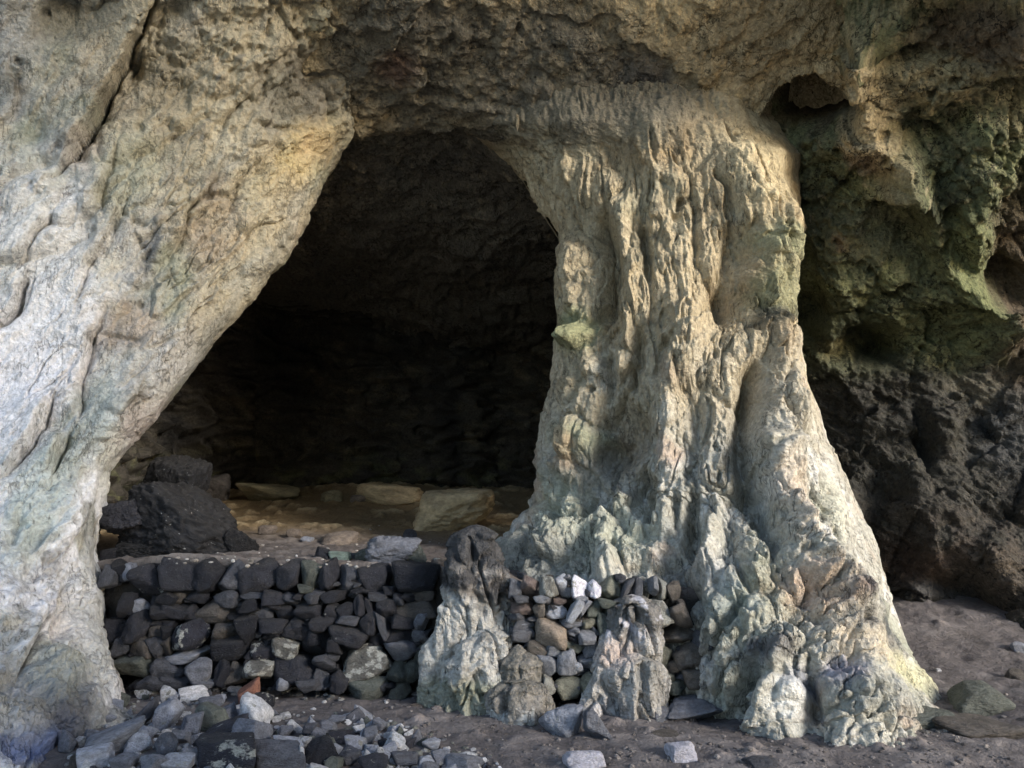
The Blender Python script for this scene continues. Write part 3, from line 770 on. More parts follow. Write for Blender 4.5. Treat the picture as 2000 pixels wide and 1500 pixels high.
# ------------------------------------------------------------------ algae covered wall on the right
def build_mossy():
    rows = np.concatenate([np.linspace(-260, 40, 20)[:-1], np.arange(40, 1330, 3.0), np.linspace(1330, 1600, 20)[1:]])
    cols = np.concatenate([np.linspace(1180, 1480, 30)[:-1], np.arange(1480, 2060, 2.8), np.linspace(2060, 2700, 30)[1:]])
    PX, R = np.meshgrid(cols, rows)
    tr = [-700, -100, 60, 160, 300, 450, 600, 800, 1000, 1150, 1300, 1600]; tc = [1180, 1450, 1600, 1750, 2000, 2400, 3200, 5200]
    tab = [[5.2, 4.9, 4.6, 4.6, 4.6, 4.7, 4.8, 5.0],
           [7.4, 6.6, 6.2, 6.0, 5.7, 5.7, 5.8, 6.0],
           [8.6, 7.4, 7.0, 6.7, 6.3, 6.3, 6.4, 6.6],
           [9.4, 7.8, 7.35, 7.0, 6.7, 6.7, 6.8, 7.0],
           [9.8, 8.2, 7.7, 7.4, 7.2, 7.2, 7.3, 7.5],
           [9.8, 8.6, 8.2, 7.95, 7.7, 7.7, 7.9, 8.0],
           [9.8, 9.0, 8.7, 8.5, 8.4, 8.3, 8.4, 8.5],
           [9.8, 9.2, 9.0, 8.7, 8.4, 8.3, 8.4, 8.5],
           [9.8, 9.1, 8.8, 8.4, 8.1, 8.0, 8.1, 8.2],
           [9.8, 9.0, 8.7, 8.35, 7.8, 7.7, 7.8, 8.0],
           [9.8, 9.0, 8.6, 8.2, 7.5, 7.4, 7.5, 7.6],
           [9.8, 9.0, 8.6, 8.1, 7.3, 7.2, 7.3, 7.4]]
    D = grid_interp(R, PX, tr, tc, tab)
    P = pix(PX, R, D).astype(F)
    n = face_cam(normals(P), P)
    wv = 26 * fbm(P, 1.1, 3, off=44)
    qx = PX + wv + 8 * fbm(P, 6, 2, off=3); qy = R + 8 * fbm(P, 6, 2, off=13) - .6 * wv
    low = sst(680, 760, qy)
    d = .30 * fbm(P, .8, 3, off=501)
    f1, f2, cid = worley(P + .15 * fbm(P, 3, 2, off=8)[..., None], 2.0, 3.0)
    d += (.26 * (cid - .5) + .22 * (.5 - f1) * (1 - .6 * low))
    g1, g2, gid = worley(P + .06 * fbm(P, 8, 2, off=9)[..., None], 6.0, 13.0)
    d += (.07 * (.5 - g1) * 1.6 + .06 * (gid - .5)) * (1 - .8 * low)
    d -= .13 * (gid > .62) * sst(.45, .15, g1) * (1 - .75 * low)
    k1, k2, kid = worley(P, 13.0, 23.0)
    d += (.045 * (.5 - k1) - .05 * (kid > .7) * sst(.4, .15, k1)) * (1 - .7 * low)
    Q = P @ np.array([[.8, 0, .6], [0, 1, 0], [-.6, 0, .8]], F)
    d += .10 * fbm(Q, (1.2, 3, 5), 4, .6, off=511, ridged=True)
    d += .06 * fbm(P, 6, 4, .62, off=521) + .02 * fbm(P, 25, 3, .6, off=531)
    # alcove under the roof, the rib beside it, hollows
    for a in [(1575, 190, 80, 52, 1.0, 0, 1.2), (1690, 670, 60, 34, .7, 10), (1950, 545, 50, 40, .35, 30), (1575, 580, 30, 90, .5, 0),
              (1750, 430, 55, 60, .30, 0), (1900, 210, 130, 40, .30, -25), (1760, 95, 40, 30, .25), (1740, 1060, 60, 80, .20), (1890, 1180, 70, 50, .45, 25),
              (1800, 860, 18, 60, .25, 0), (1960, 1220, 40, 40, .3), (1720, 960, 40, 50, .3), (1720, 310, 30, 40, .3), (1850, 400, 20, 20, .2)]:
        d += pit(qx, qy, *a)
    for pts, w, h in [([(1705, 70), (1690, 150), (1690, 220), (1715, 280), (1745, 350)], 42, .42), ([(1760, 300), (1790, 380), (1810, 440), (1870, 540)], 26, .25), ([(1890, 400), (1905, 500), (1890, 560), (1940, 660)], 30, .25),
                      ([(1600, 540), (1720, 560), (1830, 600), (1930, 640)], 60, .25), ([(1710, 985), (1790, 1010), (1900, 1090), (1990, 1180)], 60, .25), ([(1780, 1170), (1850, 1190)], 34, .30),
                      ([(1600, 640), (1650, 660)], 30, .1), ([(1800, 700), (1830, 800), (1840, 860)], 40, .15), ([(1950, 1060), (1930, 1150), (1965, 1210)], 30, .2)]:
        d += ridge(qx, qy, pts, w, h)
    P2 = P + n * d[..., None]
    a1 = fbm(P, .9, 4, off=601); a3 = fbm(P, 3.2, 4, .6, off=611); a4 = fbm(P, 9, 3, .6, off=621)
    c = np.ones(P.shape, F) * np.array([.135, .145, .08], F)
    c = mix(c, (.235, .25, .125), .9 * sst(0, .35, a3 + .4 * a1))
    c = mix(c, (.045, .052, .03), .85 * sst(.05, .35, fbm(P, 1.8, 4, off=631) + .2 * a4))
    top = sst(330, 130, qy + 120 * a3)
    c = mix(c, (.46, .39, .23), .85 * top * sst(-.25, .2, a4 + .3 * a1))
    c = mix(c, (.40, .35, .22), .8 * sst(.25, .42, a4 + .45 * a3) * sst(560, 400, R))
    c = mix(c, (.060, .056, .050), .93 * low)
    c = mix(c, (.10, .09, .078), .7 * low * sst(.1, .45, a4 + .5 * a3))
    c = mix(c, (.10, .075, .06), .5 * sst(920, 1080, qy + 60 * a3) * sst(-.2, .3, a3 + a1))
    for cx, cy, rx, ry, rot, col, k in [
            (1890, 490, 55, 110, 0, (.24, .265, .12), .65), (1695, 210, 52, 140, -10, (.56, .46, .29), .95), (1880, 130, 150, 70, -10, (.46, .39, .24), .7), (1575, 190, 85, 60, 0, (.085, .055, .035), .95), (1980, 560, 60, 190, 0, (.13, .095, .065), .9),
            (1930, 60, 140, 60, 0, (.10, .07, .055), .8), (1645, 455, 16, 12, 0, (.45, .24, .13), .95), (1690, 440, 90, 50, 0, (.24, .23, .14), .6), (1640, 680, 40, 20, 0, (.25, .23, .12), .8),
            (1800, 640, 110, 50, 10, (.16, .17, .08), .7), (1620, 330, 50, 30, 0, (.16, .17, .09), .7), (1900, 1130, 80, 50, 20, (.17, .135, .10), .7), (1830, 1170, 60, 34, 0, (.10, .10, .10), .7),
            (1790, 1100, 80, 40, 0, (.12, .075, .05), .7), (1690, 300, 36, 30, 0, (.36, .27, .20), .7), (1960, 850, 60, 70, 0, (.09, .095, .10), .6), (1900, 760, 50, 26, 0, (.22, .20, .15), .6)]:
        c = mix(c, col, k * blob(qx + 24 * a4, qy + 24 * a3, cx, cy, rx, ry, rot, .5))
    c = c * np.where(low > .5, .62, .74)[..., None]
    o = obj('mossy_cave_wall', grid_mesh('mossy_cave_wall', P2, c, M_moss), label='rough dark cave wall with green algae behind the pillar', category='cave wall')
build_mossy()

# ------------------------------------------------------------------ back of the chamber
def build_chamber():
    rows = np.arange(230, 1060, 4.0)
    cols = np.arange(60, 1420, 4.5)
    PX, R = np.meshgrid(cols, rows)
    dd = np.interp(cols, [60, 180, 330, 500, 700, 850, 960, 1060, 1200, 1420], [8.6, 10.4, 12.2, 12.9, 13.1, 13.8, 14.6, 14.4, 11.8, 8.6])
    D = np.tile(dd, (len(rows), 1)) - .9 * sst(650, 420, R) - .0 * R
    P = pix(PX, R, D).astype(F)
    n = face_cam(normals(P), P)
    d = .45 * fbm(P, .45, 3, off=701) + .22 * fbm(P, (.9, 1, 2.4), 4, .55, off=711, ridged=True) + .10 * fbm(P, (2.5, 3, 7), 4, .6, off=721)
    s1 = fbm(P, (.5, .5, 1.2), 3, off=731) * 4 + P[..., 2] * .8
    d += .25 * (saw(s1 + .25 * fbm(P, 3, 3, off=2)) - .5)
    P2 = P + n * d[..., None]
    a1 = fbm(P, .6, 4, off=741); a3 = fbm(P, (2, 2, 4), 4, .6, off=751)
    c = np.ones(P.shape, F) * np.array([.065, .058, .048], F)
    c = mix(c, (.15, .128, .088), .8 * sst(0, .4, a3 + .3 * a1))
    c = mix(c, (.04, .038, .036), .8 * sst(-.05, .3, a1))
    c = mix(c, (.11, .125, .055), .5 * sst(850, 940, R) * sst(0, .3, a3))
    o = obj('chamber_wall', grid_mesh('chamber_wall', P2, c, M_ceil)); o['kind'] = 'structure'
build_chamber()

# ------------------------------------------------------------------ unseen rock behind the viewer, added to keep the sun off the leaning rock
def build_sun_blocker():
    th = np.linspace(0, 2 * np.pi, 120); zz = np.linspace(-1, 13, 90)
    T, Z = np.meshgrid(th, zz)
    P = np.stack([4.7 + 4.2 * np.cos(T), -3.2 + 1.7 * np.sin(T), Z], -1).astype(F)
    nn = np.stack([np.cos(T), np.sin(T), 0 * T], -1)
    d = .5 * fbm(P, .5, 4, off=801) + .15 * fbm(P, 2, 3, off=811, ridged=True); d[:, -1] = d[:, 0]
    c = np.ones(P.shape, F) * np.array([.38, .34, .27], F); c = mix(c, (.22, .2, .16), sst(0, .4, fbm(P, 1, 4, off=821)))
    o = obj('sun_blocker_rock', grid_mesh('sun_blocker_rock', P + nn * d[..., None], c, M_rock)); o['kind'] = 'structure'
build_sun_blocker()

# ------------------------------------------------------------------ stones
def ico_dirs(sub):
    import bmesh
    bm = bmesh.new(); bmesh.ops.create_icosphere(bm, subdivisions=sub, radius=1.0)
    V = np.array([v.co[:] for v in bm.verts], F); q = np.array([[v.index for v in f.verts] for f in bm.faces], np.int32)
    bm.free(); return V / np.linalg.norm(V, axis=1)[:, None], q
_ICO = {k: ico_dirs(k) for k in (2, 3, 4, 5, 6)}

def rock_shape(seed, sub=4, boxy=.5, nplanes=10, sharp=16, rough=.06, fine=2.5, craggy=0.0):
    """unit rock: a rounded polyhedron with worn faces, bounding box -1..1"""
    r = np.random.default_rng(seed)
    V, q = _ICO[sub]
    N = [np.array(a, float) + r.normal(size=3) * .18 for a in ((1, 0, 0), (-1, 0, 0), (0, 1, 0), (0, -1, 0), (0, 0, 1), (0, 0, -1))]
    N = [v + r.normal(size=3) * (.35 - .3 * boxy) for v in N]
    H = list(r.uniform(.78, 1.0, 6))
    for i in range(nplanes):
        N.append(r.normal(size=3)); H.append(r.uniform(.86, 1.12) + .25 * boxy)
    N = np.array(N); N /= np.linalg.norm(N, axis=1)[:, None]; H = np.array(H)
    k = np.maximum(V @ N.T, 0) / H
    rad = (k ** sharp).sum(1) ** (-1.0 / sharp)
    P = V * rad[:, None]
    o = seed * 3.17 % 97
    Pn = P.astype(F)
    dsp = rough * (fbm(Pn, 1.3, 3, off=o) * 1.4 + .55 * fbm(Pn, fine * 1.6, 3, .6, off=o + 5) + .5 * fbm(Pn, fine, 3, .6, off=o + 9, ridged=True))
    if craggy: dsp = dsp + craggy * (fbm(Pn, 2.6, 5, .62, off=o + 21, ridged=True) * .9 + .5 * (saw(fbm(Pn, 1.4, 3, off=o + 25) * 4, .15) - .5) + .35 * fbm(Pn, 9, 3, .6, off=o + 27))
    P = P + V * dsp[:, None]
    lo, hi = P.min(0), P.max(0)
    P = (P - (lo + hi) / 2) / ((hi - lo) / 2)
    return P, q

PROTO = []
for i in range(44):
    P_, q_ = rock_shape(100 + i, 4, boxy=.15 * (i % 3), nplanes=6 + i % 6, sharp=16 + 8 * (i % 4), rough=.08 + .03 * (i % 3), craggy=.055)
    PROTO.append(raw_mesh('stone', P_, q_, None, M_stone))
SLAB = []
for i in range(10):
    P_, q_ = rock_shape(300 + i, 4, boxy=.9, nplanes=6, sharp=30, rough=.05)
    SLAB.append(raw_mesh('slab', P_, q_, None, M_stone))

def stone_color(tone, jit=.12):
    t = {'K': (.011, .011, .013, .05), 'k': (.021, .021, .025, .1), 'd': (.035, .034, .038, .24), 'g': (.085, .084, .087, .2), 'm': (.135, .134, .137, .36), 'p': (.25, .25, .255, .45),
         'w': (.52, .51, .53, .55), 'l': (.44, .43, .49, .5), 'b': (.10, .088, .08, .22), 'n': (.10, .108, .096, .28), 'r': (.115, .09, .086, .3), 't': (.21, .17, .14, .3),
         'y': (.15, .147, .12, .35), 'Y': (.25, .22, .14, .2), 'c': (.035, .034, .038, .55), 'e': (.13, .125, .115, .85), 'q': (.21, .27, .24, .3), 'R': (.36, .17, .12, .1), 'o': (.46, .36, .22, .2), 'v': (.032, .032, .04, .66)}[tone]
    f = 1 + random.uniform(-jit, jit)
    if tone in 'kdgmpcv': t = (t[0] * .93, t[1] * .97, t[2] * 1.1, t[3])
    if tone in 'mplw': f *= 1.3
    return (t[0] * f, t[1] * f, t[2] * f, min(1, max(0, t[3] + random.uniform(-.08, .08))))

def place(name, me, loc, size, rot=(0, 0, 0), color=(.1, .1, .1, .2), parent=None, **kw):
    o = obj(name, me, parent, **kw)
    o.location = loc; o.scale = (size[0] / 2, size[1] / 2, size[2] / 2)
    o.rotation_euler = rot; o.color = color
    return o

WALL_L = """208 1128 30 45 g;226 1118 28 44 k;247 1120 26 34 p;279 1136 66 62 c;342 1128 70 62 d;399 1127 58 64 k;446 1131 56 62 g;504 1129 78 62 d;563 1127 50 58 d;606 1126 44 54 n;637 1126 38 56 d;675 1132 56 52 g;729 1134 58 56 d;806 1131 88 58 k
323 1168 38 28 k;350 1168 28 28 b;382 1166 42 28 d;440 1172 48 32 g;487 1165 46 14 g;529 1171 44 30 d;566 1172 38 20 g -32;584 1167 16 22 d;609 1170 36 28 g;595 1152 32 15 n;651 1167 48 22 d;690 1162 28 18 g;738 1166 38 12 g;776 1172 22 20 g;797 1169 26 22 d;828 1164 40 18 b
238 1187 32 46 d;268 1187 32 30 p;305 1192 44 42 d;341 1197 50 32 d;371 1198 26 30 d;418 1196 80 58 b;485 1184 36 28 k;474 1198 34 22 d;508 1201 46 42 g;560 1202 38 38 d;600 1199 50 40 d;648 1197 34 34 c;675 1193 34 28 d;699 1186 26 40 d;724 1192 15 46 d 24;755 1194 42 48 d 20;814 1193 76 32 b;536 1188 24 20 d
222 1232 38 46 d;260 1229 46 60 d;300 1216 32 20 k;303 1236 26 32 b;326 1222 34 26 d;322 1239 24 24 k;361 1243 62 60 v;423 1236 68 36 b;480 1229 42 52 k;528 1225 48 26 d;578 1227 54 40 d;627 1222 42 32 d;675 1217 56 24 g;719 1219 34 42 d;746 1222 15 56 g 22;785 1218 44 28 d;820 1218 32 38 m;780 1243 54 34 k;736 1250 36 32 d;680 1247 70 44 d;613 1257 68 52 k;526 1244 40 20 k
232 1267 36 34 g;272 1263 44 40 b;300 1268 32 40 g;318 1265 26 36 b;364 1282 72 18 p;445 1272 80 46 k;505 1268 56 58 v;557 1270 46 50 e;651 1262 30 34 d;645 1283 30 24 g;711 1297 94 66 e;780 1275 60 38 m;829 1287 42 60 n;822 1250 30 36 m
252 1306 70 48 n;322 1308 62 44 g;384 1310 46 44 m;428 1318 32 50 k;458 1318 34 42 b;498 1317 56 42 e;572 1316 84 60 d;630 1297 46 30 g;625 1330 28 38 g;659 1335 38 38 d;776 1314 42 46 n;808 1312 28 48 n;836 1320 30 26 m;718 1350 80 46 n;778 1357 40 34 y;545 1338 34 26 p;600 1342 40 24 g;340 1334 60 24 g;290 1336 50 26 g;400 1338 40 22 m"""
WALL_R = """1007 1149 28 36 g;1034 1148 34 40 r;1072 1151 32 44 e;1101 1147 34 44 p;1131 1150 32 42 l -12;1161 1153 26 34 l;1193 1150 42 44 y;1225 1155 17 50 g -16;1244 1156 15 48 g -16;1260 1150 26 42 e;1277 1146 15 36 m;1292 1153 26 42 e;1318 1158 28 36 b
1018 1171 32 12 g;1060 1172 34 14 m;1094 1177 26 17 r;1020 1190 42 26 r;1053 1191 24 28 b;1085 1193 44 34 p;1121 1195 17 46 p -34;1140 1192 14 42 m -34;1161 1194 26 34 n;1186 1178 36 16 n;1135 1172 30 14 m;1012 1208 34 18 g;1047 1209 30 14 g;1020 1223 46 24 g;1076 1238 62 50 t;1116 1221 40 17 m;1121 1239 32 24 m;1152 1222 34 22 y
1020 1246 50 27 g;1146 1247 36 32 m;1050 1269 40 30 b;1083 1273 32 27 m;1118 1264 42 20 n -25;1155 1268 32 30 m;1068 1304 44 40 m;1108 1298 36 48 m;1130 1311 24 28 p;1153 1299 44 34 m;1070 1340 28 36 e;1110 1342 48 44 y;1151 1340 42 42 y;1193 1354 38 28 n;1230 1356 40 20 g
1290 1205 50 56 e;1332 1205 42 44 b;1186 1227 38 50 n;1196 1200 30 24 n;1326 1243 68 36 b;1352 1287 60 42 b;1320 1306 30 27 t;1297 1288 36 46 y;1318 1344 50 28 n;1376 1260 40 40 g;1300 1330 40 30 y;1360 1330 50 36 b"""

def build_wall(name, txt, D0, label, thick=.34, name_dark=True):
    root = obj(name, None, label=label, category='stone wall')
    items = [s.split() for s in txt.replace('\n', ';').split(';') if s.strip()]
    ps = pix(np.array([float(i[0]) for i in items]), np.array([float(i[1]) for i in items]), np.full(len(items), D0))
    base = Vector((float(ps[:, 0].mean()), D0, 0)); root.location = base
    order = list(range(len(items)))
    for k, it in enumerate(items):
        px, py, w, h = map(float, it[:4]); tone = it[4]; rt = math.radians(float(it[5])) if len(it) > 5 else math.radians(random.uniform(-9, 9))
        batter = (py - 1110) / 250.0 * -.16          # the face leans back a little
        D = D0 + .04 + batter + random.uniform(-.05, .05)
        sc_ = D / FPX
        p = pix(px, py, D)
        big = min(w, h) * sc_
        dep = max(.16, min(thick, 1.1 * max(w, h) * sc_)); cl = stone_color(tone)
        if not name_dark: cl = (cl[0] * 1.6, cl[1] * 1.6, cl[2] * 1.55, min(1, cl[3] + .08))
        me = (SLAB if max(w, h) / min(w, h) > 2 else PROTO)[(k * 7 + 3) % (10 if max(w, h) / min(w, h) > 2 else 44)]
        g = 1.1
        place('stone', me, (float(p[0]) - base.x, float(p[1]) + dep * .32 - base.y, float(p[2])), (w * sc_ * g, dep, h * sc_ * g),
              (random.uniform(-.12, .12), -rt, random.uniform(-.15, .15)), cl, root)
    r = random.Random(len(items))
    xs = [float(i[0]) for i in items]; x0, x1 = min(xs), max(xs)
    for k in range(int((x1 - x0) / 7)):
        it = r.choice(items); px = float(it[0]) + r.uniform(-30, 30); py = float(it[1]) + r.uniform(-24, 24)
        px = min(max(px, x0), x1); py = min(max(py, 1128), 1345)
        D = D0 + .06 + (py - 1110) / 250.0 * -.16; sc_ = D / FPX; w = r.uniform(10, 24)
        p = pix(px, py, D)
        place('stone', PROTO[r.randrange(44)], (float(p[0]) - base.x, float(p[1]) + .06 - base.y, float(p[2])), (w * sc_ * 1.3, .14, w * sc_ * r.uniform(.6, 1.1)), (r.uniform(-.3, .3), r.uniform(-.6, .6), r.uniform(-.3, .3)),
              stone_color(r.choice('kdddgg') if name_dark else r.choice('gggmmbp')), root)
    return root
wallL = build_wall('dry_stone_wall', WALL_L, 6.20, 'low wall of soot-black dry stones between the leaning rock and the stalagmite')
wallR = build_wall('dry_stone_wall', WALL_R, 5.85, 'short low wall of grey and whitish dry stones below the pillar', name_dark=False)

# ------------------------------------------------------------------ stalagmites
def column(name, bodies, seed, colfun, rough=1.0, label='', cat='stalagmite', mat=None, dr=.9, steps=150):
    """bodies: list of (distance, rows of (py, left px, right px)); rounded bodies grown together"""
    Vs, qs, cs = [], [], []; nv = 0; base = None
    for li, (D0, prof) in enumerate(bodies):
        ys = [p[0] for p in prof]
        rows = np.concatenate([[ys[0]], np.linspace(ys[0], ys[-1], steps)])
        Lp = np.interp(rows, ys, [p[1] for p in prof]); Rp = np.interp(rows, ys, [p[2] for p in prof])
        th = np.linspace(0, 2 * np.pi, 181)
        cx = (Lp + Rp) / 2; rx = (Rp - Lp) / 2
        tcap = np.clip((rows - ys[0]) / (rx.max() * .35), 0, 1); rx = rx * np.sqrt(1 - (1 - tcap) ** 2)
        rx[0] = 0.01
        C = pix(cx, rows, np.full(len(rows), D0)); r = rx * D0 / FPX
        T, Rw = np.meshgrid(th, np.arange(len(rows)))
        P = np.stack([C[Rw, 0] + r[Rw] * np.cos(T), C[Rw, 1] - dr * r[Rw] * np.sin(T) + 0 * T, C[Rw, 2] + 0 * T], -1).astype(F)
        n = np.stack([np.cos(T), -np.sin(T), 0 * T], -1)
        o_ = seed * 7.1 + li * 3.3
        d = .10 * fbm(P, 1.8, 3, off=o_) + .07 * fbm(P, (5, 5, 1.0), 4, .6, off=o_ + 3, ridged=True) + .035 * fbm(P, 7, 4, .62, off=o_ + 6) + .012 * fbm(P, 34, 2, off=o_)
        lb, lid, _ = lobes(P, (5.0, 5.0, 1.1), o_ + 5, .7, 2.0, .14)
        d += .045 * (lb - .75) + .05 * (lid - .5) * lb
        f1, f2, cid = worley(P, 6.0, o_)
        d -= .05 * (cid > .78) * sst(.4, .1, f1)
        d -= .07 * sst(.06, 0, np.abs(fbm(P, (3.2, 3.2, .8), 3, off=o_ + 14)))
        d *= rough * np.clip(r[Rw] / .10, 0, 1)
        d[:, -1] = d[:, 0]
        P2 = P + n * d[..., None]
        PXg, PYg = to_pix(P2)
        c = colfun(P, PXg, PYg)
        if base is None: base = Vector((float(C[-1, 0]), D0, 0))
        nr, nc_ = P2.shape[:2]
        idx = np.arange(nr * nc_, dtype=np.int32).reshape(nr, nc_)
        q = np.stack([idx[:-1, :-1], idx[:-1, 1:], idx[1:, 1:], idx[1:, :-1]], -1).reshape(-1, 4)
        Vs.append((P2 - np.array(base)).reshape(-1, 3)); cs.append(c.reshape(-1, 3)); qs.append(q + nv); nv += nr * nc_
    o = obj(name, raw_mesh(name, np.concatenate(Vs), np.concatenate(qs), np.concatenate(cs), mat or M_pillar), label=label, category=cat); o.location = base
    return o

def col_stal(P, px, py):
    a = fbm(P, 2.2, 4, off=5); b = fbm(P, 8, 4, .6, off=8)
    c = np.ones(P.shape, F) * np.array([.38, .37, .345], F)
    c = mix(c, (.58, .57, .55), sst(.05, .35, a + .5 * b))
    c = mix(c, (.17, .16, .14), .8 * sst(.0, .35, b))
    c = mix(c, (.30, .24, .18), .6 * blob(px, py, 940, 1140, 60, 30, 0, .6))
    c = mix(c, (.040, .040, .044), .95 * sst(1205, 1165, py + 50 * a + 40 * b + .25 * np.abs(px - 910)))
    c = mix(c, (.38, .35, .32), .6 * blob(px + 20 * b, py, 950, 1130, 60, 22, 10, .5) * sst(-.1, .2, b))
    c = mix(c, (.23, .24, .17), .7 * sst(1315, 1350, py + 30 * b))
    return c
column('stalagmite', [(6.08, [(1024, 912, 946), (1045, 895, 957), (1090, 886, 966), (1130, 880, 984), (1180, 886, 1000), (1240, 890, 994), (1300, 880, 988), (1350, 870, 996), (1430, 855, 1010)]),
                      (6.0, [(1160, 868, 892), (1185, 860, 902), (1230, 852, 906), (1270, 846, 900), (1330, 845, 905), (1430, 835, 915)]),
                      (5.9, [(1225, 930, 975), (1260, 905, 985), (1300, 880, 985), (1345, 866, 992), (1430, 850, 1010)])], 1, col_stal, 1.1, 'stalagmite with sooty black top and whitish foot between the two stone walls')
def col_stump(P, px, py):
    a = fbm(P, 2.2, 4, off=15); b = fbm(P, 8, 4, .6, off=18)
    c = np.ones(P.shape, F) * np.array([.36, .345, .325], F)
    c = mix(c, (.56, .54, .56), sst(.0, .35, a + .5 * b))
    c = mix(c, (.24, .225, .20), .7 * sst(.05, .35, b - a))
    c = mix(c, (.50, .38, .33), .5 * blob(px, py, 1200, 1275, 40, 30, 0, .6))
    c = mix(c, (.13, .125, .12), .9 * sst(1255, 1225, py + 40 * b))
    c = mix(c, (.45, .45, .50), .9 * sst(.08, .22, b + .3 * a) * sst(1270, 1240, py))
    c = mix(c, (.16, .165, .16), .7 * blob(px, py, 1262, 1320, 22, 36, 0, .5))
    return c
column('stalagmite_stump', [(5.86, [(1160, 1210, 1256), (1180, 1198, 1274), (1230, 1196, 1280), (1300, 1190, 1284), (1350, 1180, 1292), (1430, 1170, 1310)]),
                            (5.80, [(1228, 1176, 1200), (1265, 1166, 1216), (1320, 1158, 1222), (1370, 1148, 1226), (1430, 1140, 1230)]),
                            (5.73, [(1272, 1205, 1262), (1300, 1196, 1282), (1345, 1190, 1290), (1430, 1180, 1300)])], 2, col_stump, 1.0, 'squat whitish stalagmite stump standing in the grey stone wall')
def col_mound(P, px, py):
    a = fbm(P, 2.2, 4, off=25); b = fbm(P, 9, 4, .6, off=28)
    c = np.ones(P.shape, F) * np.array([.20, .185, .165], F)
    c = mix(c, (.48, .47, .44), sst(.05, .35, a + .6 * b))
    c = mix(c, (.12, .115, .10), .7 * sst(.1, .4, b - a))
    return c
column('flowstone_mound', [(5.82, [(1258, 1003, 1020), (1272, 995, 1034), (1290, 985, 1050), (1320, 985, 1050), (1345, 978, 1062), (1430, 970, 1070)]),
                           (5.70, [(1322, 990, 1040), (1350, 972, 1062), (1375, 968, 1070), (1430, 960, 1080)])], 3, col_mound, .9,
       'knobbly grey flowstone mound at the left end of the short wall', 'flowstone')

# ------------------------------------------------------------------ boulders
def boulder(name, cx, cy, w, h, D, seed, tone, label, cat='boulder', depth=None, rot=0, sub=5, boxy=.5, sharp=14, rough=.10, npl=9, yaw=0.0, alpha=None, group=None, craggy=0.05):
    P_, q_ = rock_shape(seed, sub, boxy, npl, sharp, rough, 2.2, craggy)
    me = raw_mesh(name, P_, q_, None, M_stone)
    p = pix(cx, cy, D); s = D / FPX
    c = stone_color(tone, .05)
    if alpha is not None: c = (c[0], c[1], c[2], alpha)
    kw = dict(label=label, category=cat)
    if group: kw['group'] = group
    return place(name, me, (float(p[0]), float(p[1]), float(p[2])), (w * s, depth if depth else .85 * max(w, h) * s, h * s), (0, -math.radians(rot), yaw), c, None, **kw)

BLACK = [
    (365, 1036, 255, 150, 7.0, 11, 'K', 'largest soot-black boulder lying behind the black stone wall', -22, 1.1),
    (345, 955, 120, 140, 7.6, 12, 'K', 'upright black boulder leaning up behind the largest black boulder', -30, .8),
    (246, 1010, 96, 70, 6.75, 13, 'd', 'tilted dark slab wedged between the leaning rock and the black boulder', 28, .5),
    (468, 1066, 66, 70, 6.9, 14, 'K', 'dark lump at the right foot of the largest black boulder', -10, .4),
    (300, 1080, 130, 50, 6.75, 19, 'K', 'low black rock under the left end of the largest black boulder', 0, .5)]
for cx, cy, w, h, D, sd, tn, lb, rt, dp in BLACK:
    boulder('boulder', cx, cy, w, h, D, sd, tn, lb, rot=rt, depth=dp, alpha=.05 if tn == 'K' else .2, rough=.12, sharp=12, sub=6, craggy=.13)
BACK = [
    (888, 998, 160, 92, 10.2, 15, 'o', 'big rounded tan boulder on the chamber floor', 8, 1.0),
    (528, 964, 118, 42, 12.2, 16, 'Y', 'long low tan rock with green moss at the back of the chamber', 0, .6),
    (648, 972, 46, 30, 11.9, 17, 'Y', 'small mossy rock in the row at the back of the chamber', 0, .3),
    (760, 966, 130, 42, 12.1, 18, 'o', 'long brown rock beside the big tan boulder', -4, .6),
    (425, 955, 60, 60, 11.6, 20, 'b', 'dim brown rock in shadow behind the black boulders', 0, .5),
    (705, 976, 40, 24, 11.4, 22, 't', 'reddish wedge of stone on the chamber floor', 12, .3),
    (832, 1025, 44, 34, 9.7, 23, 'o', 'small tan rock at the left foot of the big tan boulder', 0, .3)]
for cx, cy, w, h, D, sd, tn, lb, rt, dp in BACK:
    D = max(9.0, min(12.6, on_ground(cx, cy + h * .40, Td))) + .2
    boulder('boulder', cx, cy, w, h, D, sd, tn, lb, rot=rt, depth=dp, rough=.12, sharp=9, craggy=.09)
